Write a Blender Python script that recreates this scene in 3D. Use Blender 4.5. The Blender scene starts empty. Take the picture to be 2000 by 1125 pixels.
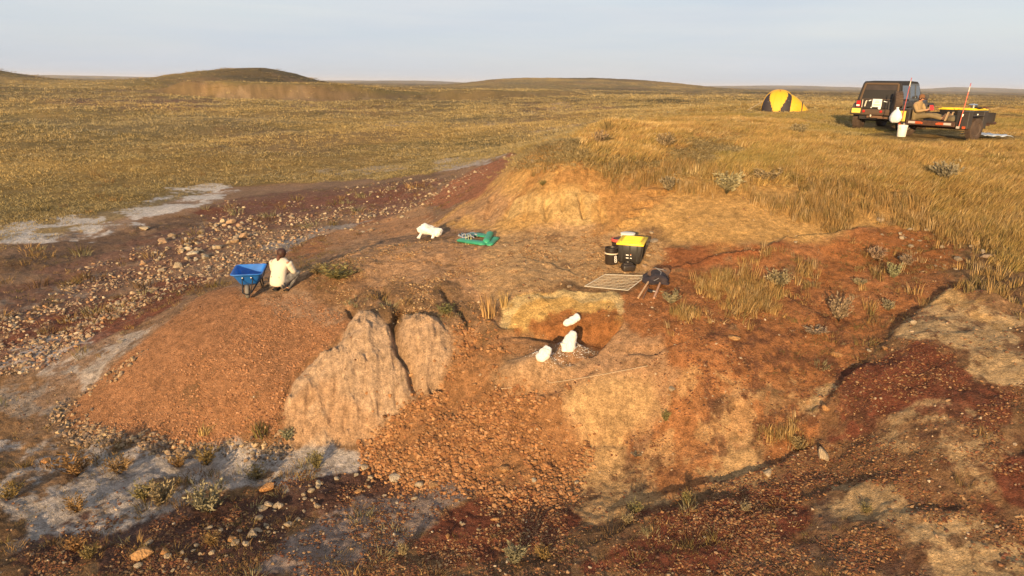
import bpy, bmesh, math, random
import numpy as np
from mathutils import Vector, Matrix, Euler

random.seed(7)
rng = np.random.default_rng(7)
R = math.radians
scene = bpy.context.scene
COL = scene.collection

# ------------------------------------------------------------------ camera
CAM_Z = 6.0
PITCH = R(16.68)
ROLL = R(0.87)
FPX = 1333.0                       # focal length in pixels of the 2000 px wide photograph
cam_data = bpy.data.cameras.new('camera')
cam_data.lens = 36.0 * FPX / 2000.0
cam_data.sensor_width = 36.0
cam_data.clip_start = 0.1
cam_data.clip_end = 30000.0
cam = bpy.data.objects.new('camera', cam_data)
COL.objects.link(cam)
CAM_ROT = Matrix.Rotation(R(90) - PITCH, 3, 'X') @ Matrix.Rotation(ROLL, 3, 'Z')
cam.matrix_world = Matrix.Translation((0, 0, CAM_Z)) @ CAM_ROT.to_4x4()
scene.camera = cam

# ------------------------------------------------------------------ sky, sun, exposure
SUN_EL = R(10.0)
SUN_AZ = R(17.0)                   # the shadows run this far to the right of the camera's heading
to_sun = Vector((-math.sin(SUN_AZ) * math.cos(SUN_EL), -math.cos(SUN_AZ) * math.cos(SUN_EL), math.sin(SUN_EL)))
world = bpy.data.worlds.new('World')
scene.world = world
world.use_nodes = True
wt = world.node_tree
wt.nodes.clear()
w_out = wt.nodes.new('ShaderNodeOutputWorld')
w_bg = wt.nodes.new('ShaderNodeBackground')
w_sky = wt.nodes.new('ShaderNodeTexSky')
w_sky.sky_type = 'NISHITA'
w_sky.sun_disc = False
w_sky.sun_elevation = SUN_EL
w_sky.sun_rotation = math.atan2(to_sun.x, to_sun.y)
w_sky.air_density = 1.0
w_sky.dust_density = 2.0
w_sky.ozone_density = 1.5
w_bg.inputs['Strength'].default_value = 0.15
# a thin veil of high cloud that evens the clear sky out
w_tc = wt.nodes.new('ShaderNodeTexCoord')
w_map = wt.nodes.new('ShaderNodeMapping')
w_map.inputs['Scale'].default_value = (1.0, 1.0, 9.0)
w_n = wt.nodes.new('ShaderNodeTexNoise')
w_n.inputs['Scale'].default_value = 2.2
w_n.inputs['Detail'].default_value = 5.0
w_mr = wt.nodes.new('ShaderNodeMapRange')
w_mr.inputs['From Min'].default_value = 0.3
w_mr.inputs['From Max'].default_value = 0.7
w_mr.inputs['To Min'].default_value = 0.84
w_mr.inputs['To Max'].default_value = 0.97
w_n2 = wt.nodes.new('ShaderNodeTexNoise')
w_n2.inputs['Scale'].default_value = 1.6
w_n2.inputs['Detail'].default_value = 7.0
w_n2.inputs['Roughness'].default_value = 0.62
w_map2 = wt.nodes.new('ShaderNodeMapping')
w_map2.inputs['Scale'].default_value = (1.0, 1.6, 14.0)
w_map2.inputs['Rotation'].default_value = (0.05, 0.06, 0.4)
w_ramp = wt.nodes.new('ShaderNodeValToRGB')
w_ramp.color_ramp.elements[0].position = 0.34
w_ramp.color_ramp.elements[0].color = (2.30, 2.56, 2.92, 1)
w_ramp.color_ramp.elements[1].position = 0.68
w_ramp.color_ramp.elements[1].color = (2.70, 2.79, 2.96, 1)
w_mix = wt.nodes.new('ShaderNodeMixRGB')
w_mix.inputs['Color2'].default_value = (2.72, 2.92, 3.22, 1)
wt.links.new(w_tc.outputs['Generated'], w_map2.inputs['Vector'])
wt.links.new(w_map2.outputs['Vector'], w_n2.inputs['Vector'])
wt.links.new(w_n2.outputs['Fac'], w_ramp.inputs['Fac'])
wt.links.new(w_ramp.outputs['Color'], w_mix.inputs['Color2'])
wt.links.new(w_tc.outputs['Generated'], w_map.inputs['Vector'])
wt.links.new(w_map.outputs['Vector'], w_n.inputs['Vector'])
wt.links.new(w_n.outputs['Fac'], w_mr.inputs['Value'])
wt.links.new(w_mr.outputs['Result'], w_mix.inputs['Fac'])
wt.links.new(w_sky.outputs['Color'], w_mix.inputs['Color1'])
wt.links.new(w_mix.outputs['Color'], w_bg.inputs['Color'])
wt.links.new(w_bg.outputs['Background'], w_out.inputs['Surface'])

sun_data = bpy.data.lights.new('sun', 'SUN')
sun_data.energy = 5.0
sun_data.angle = R(0.6)
sun_data.color = (1.0, 0.71, 0.38)
sun = bpy.data.objects.new('sun', sun_data)
COL.objects.link(sun)
sun.rotation_euler = to_sun.to_track_quat('Z', 'Y').to_euler()
sun.location = (-20, -60, 40)

vs = scene.view_settings
scene.display_settings.display_device = 'sRGB'
vs.view_transform = 'Standard'
vs.look = 'None'
vs.exposure = 0.80
vs.gamma = 1.0
vs.use_curve_mapping = False

# ------------------------------------------------------------------ helpers: noise
def _hash(ix, iy, seed):
    h = (ix.astype(np.int64) * 374761393 + iy.astype(np.int64) * 668265263 + seed * 1442695041) & 0x7fffffff
    h = ((h ^ (h >> 13)) * 1274126177) & 0x7fffffff
    h = (h ^ (h >> 16)) & 0xffff
    return h.astype(np.float32) / 32767.5 - 1.0

def vnoise(x, y, seed=0):
    xi = np.floor(x); yi = np.floor(y)
    fx = (x - xi).astype(np.float32); fy = (y - yi).astype(np.float32)
    xi = xi.astype(np.int64); yi = yi.astype(np.int64)
    u = fx * fx * fx * (fx * (fx * 6 - 15) + 10); v = fy * fy * fy * (fy * (fy * 6 - 15) + 10)
    a = _hash(xi, yi, seed); b = _hash(xi + 1, yi, seed); c = _hash(xi, yi + 1, seed); d = _hash(xi + 1, yi + 1, seed)
    return (a + (b - a) * u) * (1 - v) + (c + (d - c) * u) * v

def fbm(x, y, freq, octaves=4, seed=0, gain=0.5):
    s = np.zeros_like(x, dtype=np.float32); amp = 1.0; tot = 0.0
    ca, sa = math.cos(0.65), math.sin(0.65)
    px, py = x * freq, y * freq
    for k in range(octaves):
        s += amp * vnoise(px, py, seed + 17 * k); tot += amp
        px, py = (px * ca - py * sa) * 2.03 + 3.7, (px * sa + py * ca) * 2.03 - 1.3
        amp *= gain
    return s / tot

def sstep(e0, e1, x):
    t = np.clip((x - e0) / (e1 - e0), 0, 1)
    return t * t * (3 - 2 * t)

# ------------------------------------------------------------------ helpers: rays through the photograph
_RM = np.array(CAM_ROT)
def ray(px, py):
    px = np.asarray(px, float); py = np.asarray(py, float)
    d = np.stack([(px - 1000.0) / FPX, (562.5 - py) / FPX, -np.ones_like(px)], -1)
    d = d @ _RM.T
    return d / np.linalg.norm(d, axis=-1, keepdims=True)

def at_z(px, py, z):
    d = ray(px, py)
    t = (z - CAM_Z) / d[..., 2]
    return d[..., 0] * t, d[..., 1] * t

def project(x, y, z):
    p = np.stack([x, y, z - CAM_Z], -1) @ _RM
    return 1000.0 + FPX * p[..., 0] / -p[..., 2], 562.5 - FPX * p[..., 1] / -p[..., 2]

# ------------------------------------------------------------------ the lie of the land: spot heights (photo px, py, height above the flats)
SPOTS = [
 # near flats and left valley
 (0,1125,0),(250,1125,0),(500,1125,.02),(760,1125,.05),(1000,1125,.12),
 (0,950,0),(300,950,0),(600,940,.03),(0,800,0),(60,640,0),(0,560,0),(150,540,.05),(300,540,.2),(0,480,.05),(200,470,.1),
 (380,470,.4),(520,450,.55),(640,440,.8),(0,430,.1),(100,440,.1),(250,410,.2),(400,370,.3),(600,390,.6),(750,400,1.0),(820,420,1.5),
 (0,370,.25),(250,340,.35),(500,330,.55),(700,330,.9),(0,300,.8),(300,290,.9),(600,280,1.0),(820,300,1.3),(960,290,1.6),
 (0,240,1.7),(300,240,1.8),(600,235,1.8),(850,240,2.0),(1000,235,2.5),(1120,215,3.0),(1250,203,3.7),
 (0,195,3.0),(300,200,2.6),(600,205,2.4),(850,205,2.6),(1000,200,3.0),(1120,190,3.5),
 # pile
 (430,565,1.55),(500,575,1.7),(560,575,1.75),(350,640,1.2),(250,720,.65),(160,790,.15),(620,600,1.68),(690,625,1.72),
 (400,700,1.05),(500,760,.82),(300,810,.28),(150,840,0),(420,858,.06),(550,868,.06),(600,700,1.12),(560,790,.62),
 # ridge that carries the person, running back to the right
 (600,540,1.85),(700,500,2.1),(690,555,1.95),(800,485,2.35),(760,530,2.12),(930,478,2.5),(860,540,2.2),(950,545,2.25),(840,452,1.98),(760,455,1.25),(890,445,2.4),
 (700,470,1.2),(620,500,1.3),(560,530,1.35),
 # spurs
 (690,660,1.55),(760,630,1.82),(640,760,.85),(700,780,.75),(600,850,.2),(700,850,.25),(760,720,1.2),(830,640,1.78),(880,680,1.5),(840,750,1.0),(800,810,.6),
 (900,620,1.85),(960,600,1.95),
 # apron, pit bench
 (930,710,1.38),(950,800,.85),(850,870,.4),(950,900,.35),(1000,960,.18),(1080,820,.85),(1100,880,.5),(740,880,.15),(800,930,.1),
 (1000,770,1.15),(1060,740,1.38),(1010,690,1.52),(1060,705,1.58),(980,640,1.82),(1130,690,1.62),(1200,680,1.75),
 (1000,575,2.25),(1100,568,2.3),(1200,570,2.33),(1210,620,2.1),(1150,640,1.9),
 (1150,780,1.2),(1200,720,1.55),(1270,790,1.15),(1160,860,.6),(1230,870,.6),(1290,700,1.8),
 # tool bench
 (1000,520,2.45),(1100,520,2.45),(1230,515,2.52),(1350,520,2.58),(1080,470,2.65),(1000,440,2.75),
 # bank
 (900,420,2.6),(960,380,3.0),(960,430,2.65),(1120,440,2.82),(1250,452,2.9),(1020,300,4.15),(1010,350,3.55),(1100,350,3.75),(1180,245,4.75),(1100,275,4.5),(1100,310,4.25),
 (1250,350,3.8),(1250,400,3.35),(1250,290,4.35),(1300,235,4.65),(1430,470,2.95),(1430,400,3.45),(1430,340,3.95),(1430,290,4.3),(1400,215,4.35),(1300,222,4.55),
 (1600,455,3.1),(1600,400,3.5),(1600,340,4.0),(1600,280,4.4),(1720,440,3.25),(1750,350,4.05),(1760,290,4.47),
 (1900,420,3.5),(1900,350,4.0),(2000,420,3.6),(2000,330,4.15),(2000,270,4.48),(1650,250,4.46),(1700,250,4.46),(1770,255,4.46),(1850,262,4.46),(1720,238,4.46),(1520,214,4.4),(1980,230,4.5),(1700,210,4.4),
 # right hillside
 (1400,560,2.45),(1500,520,2.7),(1600,560,2.55),(1720,500,2.85),(1850,490,3.05),(2000,510,3.1),(1850,572,2.75),(2000,600,2.8),(1750,620,2.35),
 (1600,700,1.92),(1700,720,1.98),(1450,700,1.85),(1400,780,1.4),(1800,660,2.4),(1900,680,2.45),(2000,740,2.35),(1600,800,1.5),(1800,800,1.95),(1950,860,1.95),
 (1350,880,.75),(1450,920,.72),(1550,900,.95),(1650,860,1.3),(1300,970,.45),(1180,990,.25),(1450,1000,.72),(1600,970,.95),(1800,960,1.45),(2000,960,1.75),
 (1250,1125,.4),(1450,1125,.65),(1700,1125,1.0),(2000,1125,1.35),(1250,1050,.42),(1750,1050,1.2),
 # outside the frame
]
_sp = []
for px, py, z in SPOTS:
    x, y = at_z(px, py, z)
    _sp.append((float(x), float(y), z))
def polar(a_deg, r, z): _sp.append((r * math.sin(R(a_deg)), r * math.cos(R(a_deg)), z))
for a, r, z in [(-55,8,0),(-55,14,0),(-50,25,.2),(-50,60,.8),(-48,120,2),(55,8,1.6),(50,12,2.9),(50,16,3.9),(48,25,4.5),(48,50,4.45),(46,100,4.2),
                (-80,8,0),(80,8,1.7),(0,4.5,.1),(-40,4.5,0),(40,4.5,.9),(90,14,3.6),(-90,14,0),(180,8,.2),(140,8,.8),(-140,8,0),(180,3,.2),
                (-38,170,3.6),(-20,180,3.6),(-10,190,3.2),(0,180,3.2),(8,160,3.6),(16,130,4.2),(26,120,4.1),(38,120,4.0),
                (-38,300,3.5),(-20,320,3.5),(0,330,3.4),(18,330,3.8),(38,330,3.2),(-38,900,3),(0,900,3),(38,900,2),(0,4000,3),(-38,4000,3),(38,4000,3),
                (120,40,4),(-120,40,.3),(180,60,1.5),(90,60,4.3),(-90,60,.5),(180,900,3),(90,900,3),(-90,900,3),(120,4000,3),(-120,4000,3)]:
    polar(a, r, z)
_sp = np.array(_sp)
def _uv(x, y):
    r = np.hypot(x, y)
    a = np.arctan2(x, y)
    return a, np.log(np.maximum(r, 0.5))
_ua, _ul = _uv(_sp[:, 0], _sp[:, 1])
_C = 0.03
def _phi(d2): return np.sqrt(d2 + _C * _C)
_A = _phi((_ua[:, None] - _ua[None]) ** 2 + (_ul[:, None] - _ul[None]) ** 2)
_n = len(_sp)
_M = np.zeros((_n + 1, _n + 1)); _M[:_n, :_n] = _A; _M[:_n, _n] = 1; _M[_n, :_n] = 1
_M[:_n, :_n] -= np.eye(_n) * 0.01
_w = np.linalg.solve(_M, np.append(_sp[:, 2], 0))
def base_height(x, y):
    x = np.asarray(x, float); y = np.asarray(y, float)
    sh = x.shape
    a, l = _uv(x.ravel(), y.ravel())
    out = np.empty(a.shape)
    for i in range(0, len(a), 20000):
        s = slice(i, i + 20000)
        out[s] = _phi((a[s, None] - _ua[None]) ** 2 + (l[s, None] - _ul[None]) ** 2) @ _w[:_n] + _w[_n]
    return out.reshape(sh)

def cast(px, py, hfun, r0=4.2, r1=900.0, steps=700):
    """the first point of the ground a ray through photo pixels meets (arrays)"""
    px = np.atleast_1d(np.asarray(px, float)); py = np.atleast_1d(np.asarray(py, float))
    d = ray(px, py)
    hl = np.hypot(d[:, 0], d[:, 1])
    rs = np.exp(np.linspace(math.log(r0), math.log(r1), steps))
    t = rs[None, :] / hl[:, None]
    X = d[:, 0:1] * t; Y = d[:, 1:2] * t; Z = CAM_Z + d[:, 2:3] * t
    below = (Z - hfun(X, Y)) < 0
    k = np.where(below.any(1), below.argmax(1), steps - 1)
    k = np.maximum(k, 1)
    i = np.arange(len(px))
    lo = t[i, k - 1]; hi = t[i, k]
    for _ in range(14):
        m = (lo + hi) / 2
        b = (CAM_Z + d[:, 2] * m - hfun(d[:, 0] * m, d[:, 1] * m)) < 0
        hi = np.where(b, m, hi); lo = np.where(b, lo, m)
    return d[:, 0] * hi, d[:, 1] * hi, CAM_Z + d[:, 2] * hi
# ------------------------------------------------------------------ regions and lines of the ground, in metres
class Region:
    """an area of ground; its outline was read off the photograph and is kept as points on the ground"""
    def __init__(self, pix, feather=0.2, warp=0.25, wf=1.2, seed=1, hfun=None):
        p = np.array(pix, float)
        x, y, z = cast(p[:, 0], p[:, 1], hfun or base_height)
        self.p = np.stack([x, y], 1); self.f = feather; self.w = warp; self.wf = wf; self.seed = seed
        m = feather + warp * 1.5 + 0.1
        self.lo = self.p.min(0) - m; self.hi = self.p.max(0) + m
    def sd(self, x, y):
        n = len(self.p); best = np.full(x.shape, 1e9); ins = np.zeros(x.shape, bool)
        for i in range(n):
            ax, ay = self.p[i]; bx, by = self.p[(i + 1) % n]
            dx, dy = bx - ax, by - ay
            t = np.clip(((x - ax) * dx + (y - ay) * dy) / (dx * dx + dy * dy + 1e-12), 0, 1)
            best = np.minimum(best, (x - ax - t * dx) ** 2 + (y - ay - t * dy) ** 2)
            c = (ay > y) != (by > y)
            with np.errstate(divide='ignore', invalid='ignore'):
                ins ^= c & (x < dx * (y - ay) / (dy if dy != 0 else 1e-12) + ax)
        d = np.sqrt(best)
        return np.where(ins, d, -d)
    def mask(self, x, y):
        out = np.zeros(x.shape, np.float32)
        k = (x > self.lo[0]) & (x < self.hi[0]) & (y > self.lo[1]) & (y < self.hi[1])
        if k.any():
            xs, ys = x[k], y[k]
            d = self.sd(xs, ys)
            if self.w: d = d + self.w * 1.6 * fbm(xs, ys, self.wf, 6, self.seed, .58)
            out[k] = sstep(-self.f, self.f, d)
        return out

class Line:
    def __init__(self, pix, reach=1.5, hfun=None):
        p = np.array(pix, float)
        x, y, z = cast(p[:, 0], p[:, 1], hfun or base_height)
        self.p = np.stack([x, y], 1); self.reach = reach
        seg = np.hypot(*(self.p[1:] - self.p[:-1]).T); self.s = np.concatenate([[0], np.cumsum(seg)]); self.L = self.s[-1]
    def near(self, x, y):
        return np.nonzero((x > self.p[:, 0].min() - self.reach) & (x < self.p[:, 0].max() + self.reach) &
                          (y > self.p[:, 1].min() - self.reach) & (y < self.p[:, 1].max() + self.reach))[0]
    def dist(self, x, y):
        """signed distance (left of the line's direction positive) and fraction along"""
        best = np.full(x.shape, 1e18); sg = np.ones(x.shape); fr = np.zeros(x.shape)
        for i in range(len(self.p) - 1):
            ax, ay = self.p[i]; bx, by = self.p[i + 1]
            dx, dy = bx - ax, by - ay; q = dx * dx + dy * dy + 1e-12
            t = np.clip(((x - ax) * dx + (y - ay) * dy) / q, 0, 1)
            d2 = (x - ax - t * dx) ** 2 + (y - ay - t * dy) ** 2
            k = d2 < best
            best = np.where(k, d2, best)
            sg = np.where(k, np.sign(dx * (y - ay) - dy * (x - ax)), sg)
            fr = np.where(k, (self.s[i] + t * math.sqrt(q)) / self.L, fr)
        return np.sqrt(best) * sg, fr

def ends(fr, a=0.15): return sstep(0, a, fr) * sstep(0, a, 1 - fr)

# --- areas that shape the ground
A_PILE = Region([(430,562),(520,570),(620,590),(690,622),(660,665),(600,706),(568,745),(552,795),(556,862),(430,866),(300,866),(170,856),(125,820),(150,775),(250,690),(350,612)], .12, .05, 1.5, 3)
A_SPUR = Region([(700,605),(770,640),(778,690),(806,745),(812,778),(760,820),(735,850),(700,866),(600,872),(556,862),(550,800),(568,745),(602,706),(665,664)], .1, .05, 2, 4)
A_SPUR2 = Region([(790,615),(850,618),(880,655),(885,690),(860,745),(835,775),(815,770),(803,715),(780,690),(773,655)], .1, .05, 2, 5)
A_APRON = Region([(905,650),(1010,690),(960,740),(1100,790),(1105,835),(1140,862),(1100,920),(1050,948),(900,935),(730,900),(700,870),(760,822),(840,770),(880,700)], .2, .2, 1.5, 6)
A_PITWALL = Region([(985,640),(980,600),(1010,576),(1100,566),(1195,571),(1216,592),(1212,632),(1130,642),(1050,640)], .035, .04, 2.5, 7)
A_PIT = Region([(948,668),(975,652),(1040,640),(1120,632),(1213,634),(1185,662),(1156,696),(1105,716),(1045,702),(985,692)], .055, .04, 2.5, 8)
A_PLAT = Region([(965,735),(985,710),(1040,695),(1100,712),(1150,700),(1120,735),(1050,760),(990,760)], .15, .06, 2, 9)
A_BLOCK = Region([(1105,765),(1180,735),(1270,745),(1290,800),(1235,855),(1150,862),(1130,845),(1100,800)], .12, .05, 2, 10)
A_CLIFF = Region([(840,440),(900,405),(960,368),(1015,300),(1150,318),(1300,318),(1330,335),(1560,345),(1720,370),(1800,395),(1725,442),(1560,468),(1430,482),(1250,452),(1120,446),(1000,440),(930,445)], .25, .35, .8, 11)

FOLDS = [  # carved lines: points, depth, width
 ([(692,612),(690,628),(665,662),(640,690),(602,706),(570,742),(553,790),(556,855)], .06, .07),
 ([(785,592),(766,628),(772,655),(778,690),(801,715),(806,745),(814,778)], .16, .055),
 ([(893,590),(908,622),(921,642)], .12, .05),
 ([(676,596),(692,618)], .12, .05),
 ([(700,690),(676,740),(652,800),(640,862)], .07, .05), ([(722,690),(716,760),(700,835)], .07, .05), ([(742,690),(750,760),(738,832)], .08, .05),
 ([(655,690),(628,740),(602,800),(592,850)], .06, .05), ([(766,690),(776,750),(770,805)], .06, .05), ([(632,700),(600,760),(575,830)], .06, .05),
 ([(690,760),(680,800),(668,858)], .08, .04), ([(800,640),(820,700),(825,760)], .04, .05), ([(850,640),(845,700),(838,750)], .04, .05), ([(868,650),(872,690)], .05, .04),
 ([(1066,392),(1070,436)], .12, .055), ([(1098,385),(1100,428)], .13, .055), ([(1132,385),(1142,434)], .17, .06), ([(1000,385),(985,430)], .10, .07), ([(1030,388),(1024,434)], .09, .05), ([(1168,392),(1180,440)], .08, .06), ([(1090,330),(1082,385)], .06, .08), ([(1150,325),(1146,385)], .06, .08), ([(1210,330),(1200,400)], .06, .08),
 ([(965,378),(948,430)], .14, .1), ([(905,410),(890,440)], .1, .1),
 ([(1210,690),(1280,682),(1345,660)], .07, .05), ([(740,560),(760,590),(790,610)], .12, .1), ([(860,560),(880,590),(905,610)], .1, .08),
 ([(1140,860),(1180,866),(1230,860)], .10, .06), ([(960,738),(1000,763),(1060,760),(1120,738)], .09, .09), ([(1055,700),(1100,718),(1150,704)], .03, .08),
 ([(1100,790),(1130,740),(1170,720)], .05, .05), ([(870,755),(850,752),(838,765)], .22, .05),
]
FOLDS = [(Line(p, 0.6), d, w) for p, d, w in FOLDS]
LEDGES = [ # crest lines, height of the drop on the far (left-hand) side
 ([(1215,562),(1265,553),(1330,532),(1400,515),(1480,495),(1560,470),(1640,458),(1720,447)], .20, .8),
 ([(1540,838),(1600,802),(1655,765),(1700,715),(1760,650),(1800,610),(1850,573),(1920,583),(2000,600)], .19, .9),
 ([(1175,1010),(1260,988),(1340,965),(1420,950),(1480,932),(1540,902),(1600,872),(1650,862)], .15, .6),
 ([(1150,1075),(1240,1035),(1330,1010),(1450,985)], .05, .5),
 ([(1560,995),(1640,965),(1720,945),(1780,940)], .05, .4), ([(1640,880),(1720,862),(1790,850)], .05, .4),
 ([(590,552),(650,520),(720,486),(790,466),(850,452)], .16, .9),
 ([(925,642),(985,648),(1040,662),(1085,668)], .12, .25), ([(1010,500),(1080,520),(1150,548)], .05, .4), ([(1480,560),(1560,600),(1640,640)], .06, .5), ([(1330,820),(1420,800),(1520,760)], .06, .5),
 ([(1640,1040),(1760,1010),(1900,1000)], .07, .5), ([(1250,740),(1330,700),(1400,690)], .06, .4),
]
LEDGES = [(Line(p, 2.2), h, w) for p, h, w in LEDGES]
STEPS = [Line(p, .5) for p in ([(1290,352),(1325,350)],[(1262,378),(1305,374)],[(1232,402),(1280,396)],[(1222,420),(1268,414)],[(1205,440),(1250,434)])]
L_SCARP = Line([(500,190),(600,190)], 60)
L_SCARP.p = np.array([(r_ * math.sin(R(a_)), r_ * math.cos(R(a_))) for a_, r_ in ((-27,160),(-24.5,142),(-21,132),(-17,129),(-12,131),(-7,134),(-2,138),(3,146),(7,165))])
_sg = np.hypot(*(L_SCARP.p[1:] - L_SCARP.p[:-1]).T); L_SCARP.s = np.concatenate([[0], np.cumsum(_sg)]); L_SCARP.L = L_SCARP.s[-1]

def bump(x, y, px, py, rx, ry, h, hf=None):
    cx, cy, cz = cast([px], [py], hf or base_height)
    d2 = ((x - cx) / rx) ** 2 + ((y - cy) / ry) ** 2
    return h * np.exp(-d2 * 1.2)

def dune(x, y, az, r, wl, wr, wd, h):
    a = np.arctan2(x, y); rr = np.hypot(x, y)
    t = (a - R(az)) * r
    return h * np.exp(-(t / np.where(t < 0, wl, wr)) ** 2) * np.exp(-((rr - r) / wd) ** 2)

def height(x, y):
    x = np.asarray(x, float); y = np.asarray(y, float); sh = x.shape
    x = x.ravel(); y = y.ravel()
    z = base_height(x, y)
    r = np.hypot(x, y)
    # far country
    far = r > 60
    if far.any():
        X, Y = x[far], y[far]; a = np.zeros(len(X))
        d, fr = L_SCARP.dist(X, Y)
        wob = 5.0 * fbm(X, Y, .05, 3, 31)
        az_ = np.arctan2(X, Y)
        e = ends(fr, .12) * np.where((fr <= 0) | (fr >= 1), 0, 1) * (1 - .45 * sstep(R(-15), R(-6), az_))
        a += 2.6 * e * sstep(-3.5, 5.5, d + wob) * np.exp(-np.maximum(d, 0) / 90)
        a += dune(X, Y, -20.5, 235, 34, 24, 40, 5.2) + dune(X, Y, -18.5, 240, 14, 12, 22, 1.0)
        a += dune(X, Y, -39, 300, 60, 26, 60, 6.3)
        a += dune(X, Y, 0.5, 450, 38, 60, 60, 5.4) + dune(X, Y, 10, 470, 60, 55, 60, 4.4)
        a += dune(X, Y, 22, 3300, 420, 330, 500, 12) + dune(X, Y, 32.2, 3500, 150, 260, 500, 14) + dune(X, Y, 39, 3300, 300, 300, 500, 7)
        a += dune(X, Y, -33, 3000, 500, 700, 400, 8) + dune(X, Y, -8, 2600, 300, 200, 400, 8)
        a += fbm(X, Y, .012, 3, 41) * np.clip((r[far] - 150) / 300, 0, 1) * 1.2
        z[far] += a
    pad = np.exp(-(((x - 15.4) / 4.0) ** 2 + ((y - 25.4) / 4.2) ** 2) ** 2) * (r < 60)
    z = z * (1 - pad) + 4.46 * pad
    # rolling roughness that grows with distance
    z += fbm(x, y, .10, 5, 51) * .55 * sstep(20, 60, r) * (1 - pad) + fbm(x, y, .6, 3, 52) * .07 * sstep(14, 30, r)
    near = np.nonzero(r < 32)[0]
    if len(near):
        X, Y = x[near], y[near]; Z = z[near]
        pile = A_PILE.mask(X, Y); spur = np.maximum(A_SPUR.mask(X, Y), A_SPUR2.mask(X, Y)); apron = A_APRON.mask(X, Y)
        cliff = A_CLIFF.mask(X, Y); wall = A_PITWALL.mask(X, Y); pit = A_PIT.mask(X, Y); plat = A_PLAT.mask(X, Y); blk = A_BLOCK.mask(X, Y)
        smooth = np.clip(pile + spur + .6 * blk + .5 * plat, 0, 1)
        Z += fbm(X, Y, 1.1, 4, 61) * .07 * (1 - .75 * smooth) * (1 - .5 * cliff) * (1 - .6 * pit) + fbm(X, Y, 4.0, 6, 62, .62) * .040 * (1 - .55 * smooth) * (1 - .4 * cliff)
        Z += apron * (fbm(X, Y, 2.2, 4, 63) * .10 + fbm(X, Y, 9, 3, 64) * .035)
        Z += pile * fbm(X, Y, 16, 2, 65) * .012
        for reg in (A_SPUR, A_SPUR2):
            k = np.nonzero((X > reg.lo[0]) & (X < reg.hi[0]) & (Y > reg.lo[1]) & (Y < reg.hi[1]))[0]
            d_ = reg.sd(X[k], Y[k]); Z[k] += np.where(d_ > 0, .24 * (1 - np.exp(-np.maximum(d_, 0) / .22)), 0)
        # water-cut flutes on the bare clay, running down the slopes
        a = np.arctan2(X, Y); lr = np.hypot(X, Y)
        fl = 1 - np.abs(fbm(a * 11.0 + .12 * fbm(X, Y, 1.5, 2, 66), lr * .55, 2.3, 4, 67)) * 2.2
        Z += spur * (np.clip(fl, 0, 1) ** 2 - .5) * .10
        fl = 1 - np.abs(fbm(a * 27.0 + .45 * fbm(X, Y, 1.6, 4, 74, .6), lr * .45, 2.3, 4, 75, .6)) * 2.4
        Z += spur * (np.clip(fl, 0, 1) ** 2 - .5) * .05 + spur * fbm(X, Y, 7, 4, 76, .6) * .022
        cl2 = cliff * (1 - .75 * sstep(R(3), R(9), a))
        Z += cl2 * (np.clip(1 - np.abs(fbm(a * 9, lr * .5, 2.0, 3, 68)) * 2, 0, 1) ** 2 - .5) * .03
        Z += cl2 * fbm(X, Y, 2.5, 3, 69) * .02
        # dig
        Z = Z * (1 - pit) + pit * (np.minimum(Z, 1.58 + .04 * np.clip(1.2 - X, 0, 2) + .03 * fbm(X, Y, 3, 3, 70)))
        Z += wall * fbm(X, Y, 4, 4, 71) * .05
        k = np.nonzero((X > A_PLAT.lo[0]) & (X < A_PLAT.hi[0]) & (Y > A_PLAT.lo[1]) & (Y < A_PLAT.hi[1]))[0]
        d_ = A_PLAT.sd(X[k], Y[k]); Z[k] += np.where(d_ > 0, .13 * (1 - np.exp(-np.maximum(d_, 0) / .14)), 0)
        Z += bump(X, Y, 1112, 412, .28, .5, .22) + bump(X, Y, 1085, 408, .2, .4, .1) + bump(X, Y, 1150, 405, .2, .4, .1)
        Z += bump(X, Y, 1020, 735, .35, .22, .1) + bump(X, Y, 1190, 790, .5, .4, .14)
        Z += bump(X, Y, 1112, 670, .24, .24, .2) + bump(X, Y, 1064, 705, .25, .2, .10)
        Z += bump(X, Y, 1190, 250, 1.0, 1.2, .12) + bump(X, Y, 660, 540, .8, .6, .1)
        for L, dep, w in FOLDS:
            k = L.near(X, Y)
            if len(k):
                d, fr = L.dist(X[k], Y[k])
                ww = w * (1 + .4 * fbm(X[k], Y[k], 4, 2, 72))
                Z[k] -= dep * np.exp(-(d / ww) ** 2) * ends(fr, .18)
        for L, hgt, w in LEDGES:
            k = L.near(X, Y)
            if len(k):
                d, fr = L.dist(X[k], Y[k])
                d = d + .16 * fbm(X[k], Y[k], 1.6, 5, 73, .6)
                prof = np.where(d < 0, np.exp(d / w), np.exp(-np.abs(d) / w) * -.6 + 1.6 * np.exp(-(d / .10) ** 2))
                Z[k] += hgt * .62 * prof * ends(fr, .12) * np.clip(.85 + .9 * fbm(X[k], Y[k], .9, 3, 77), .2, 1.5)
        for L in STEPS:
            k = L.near(X, Y)
            if len(k):
                d, fr = L.dist(X[k], Y[k])
                Z[k] += np.where(np.abs(d) < .25, .07 * np.sign(-d) * np.exp(-(np.abs(d) / .16)) * -1, 0) * ends(fr, .2)
        z[near] = Z
    return z.reshape(sh)

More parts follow.
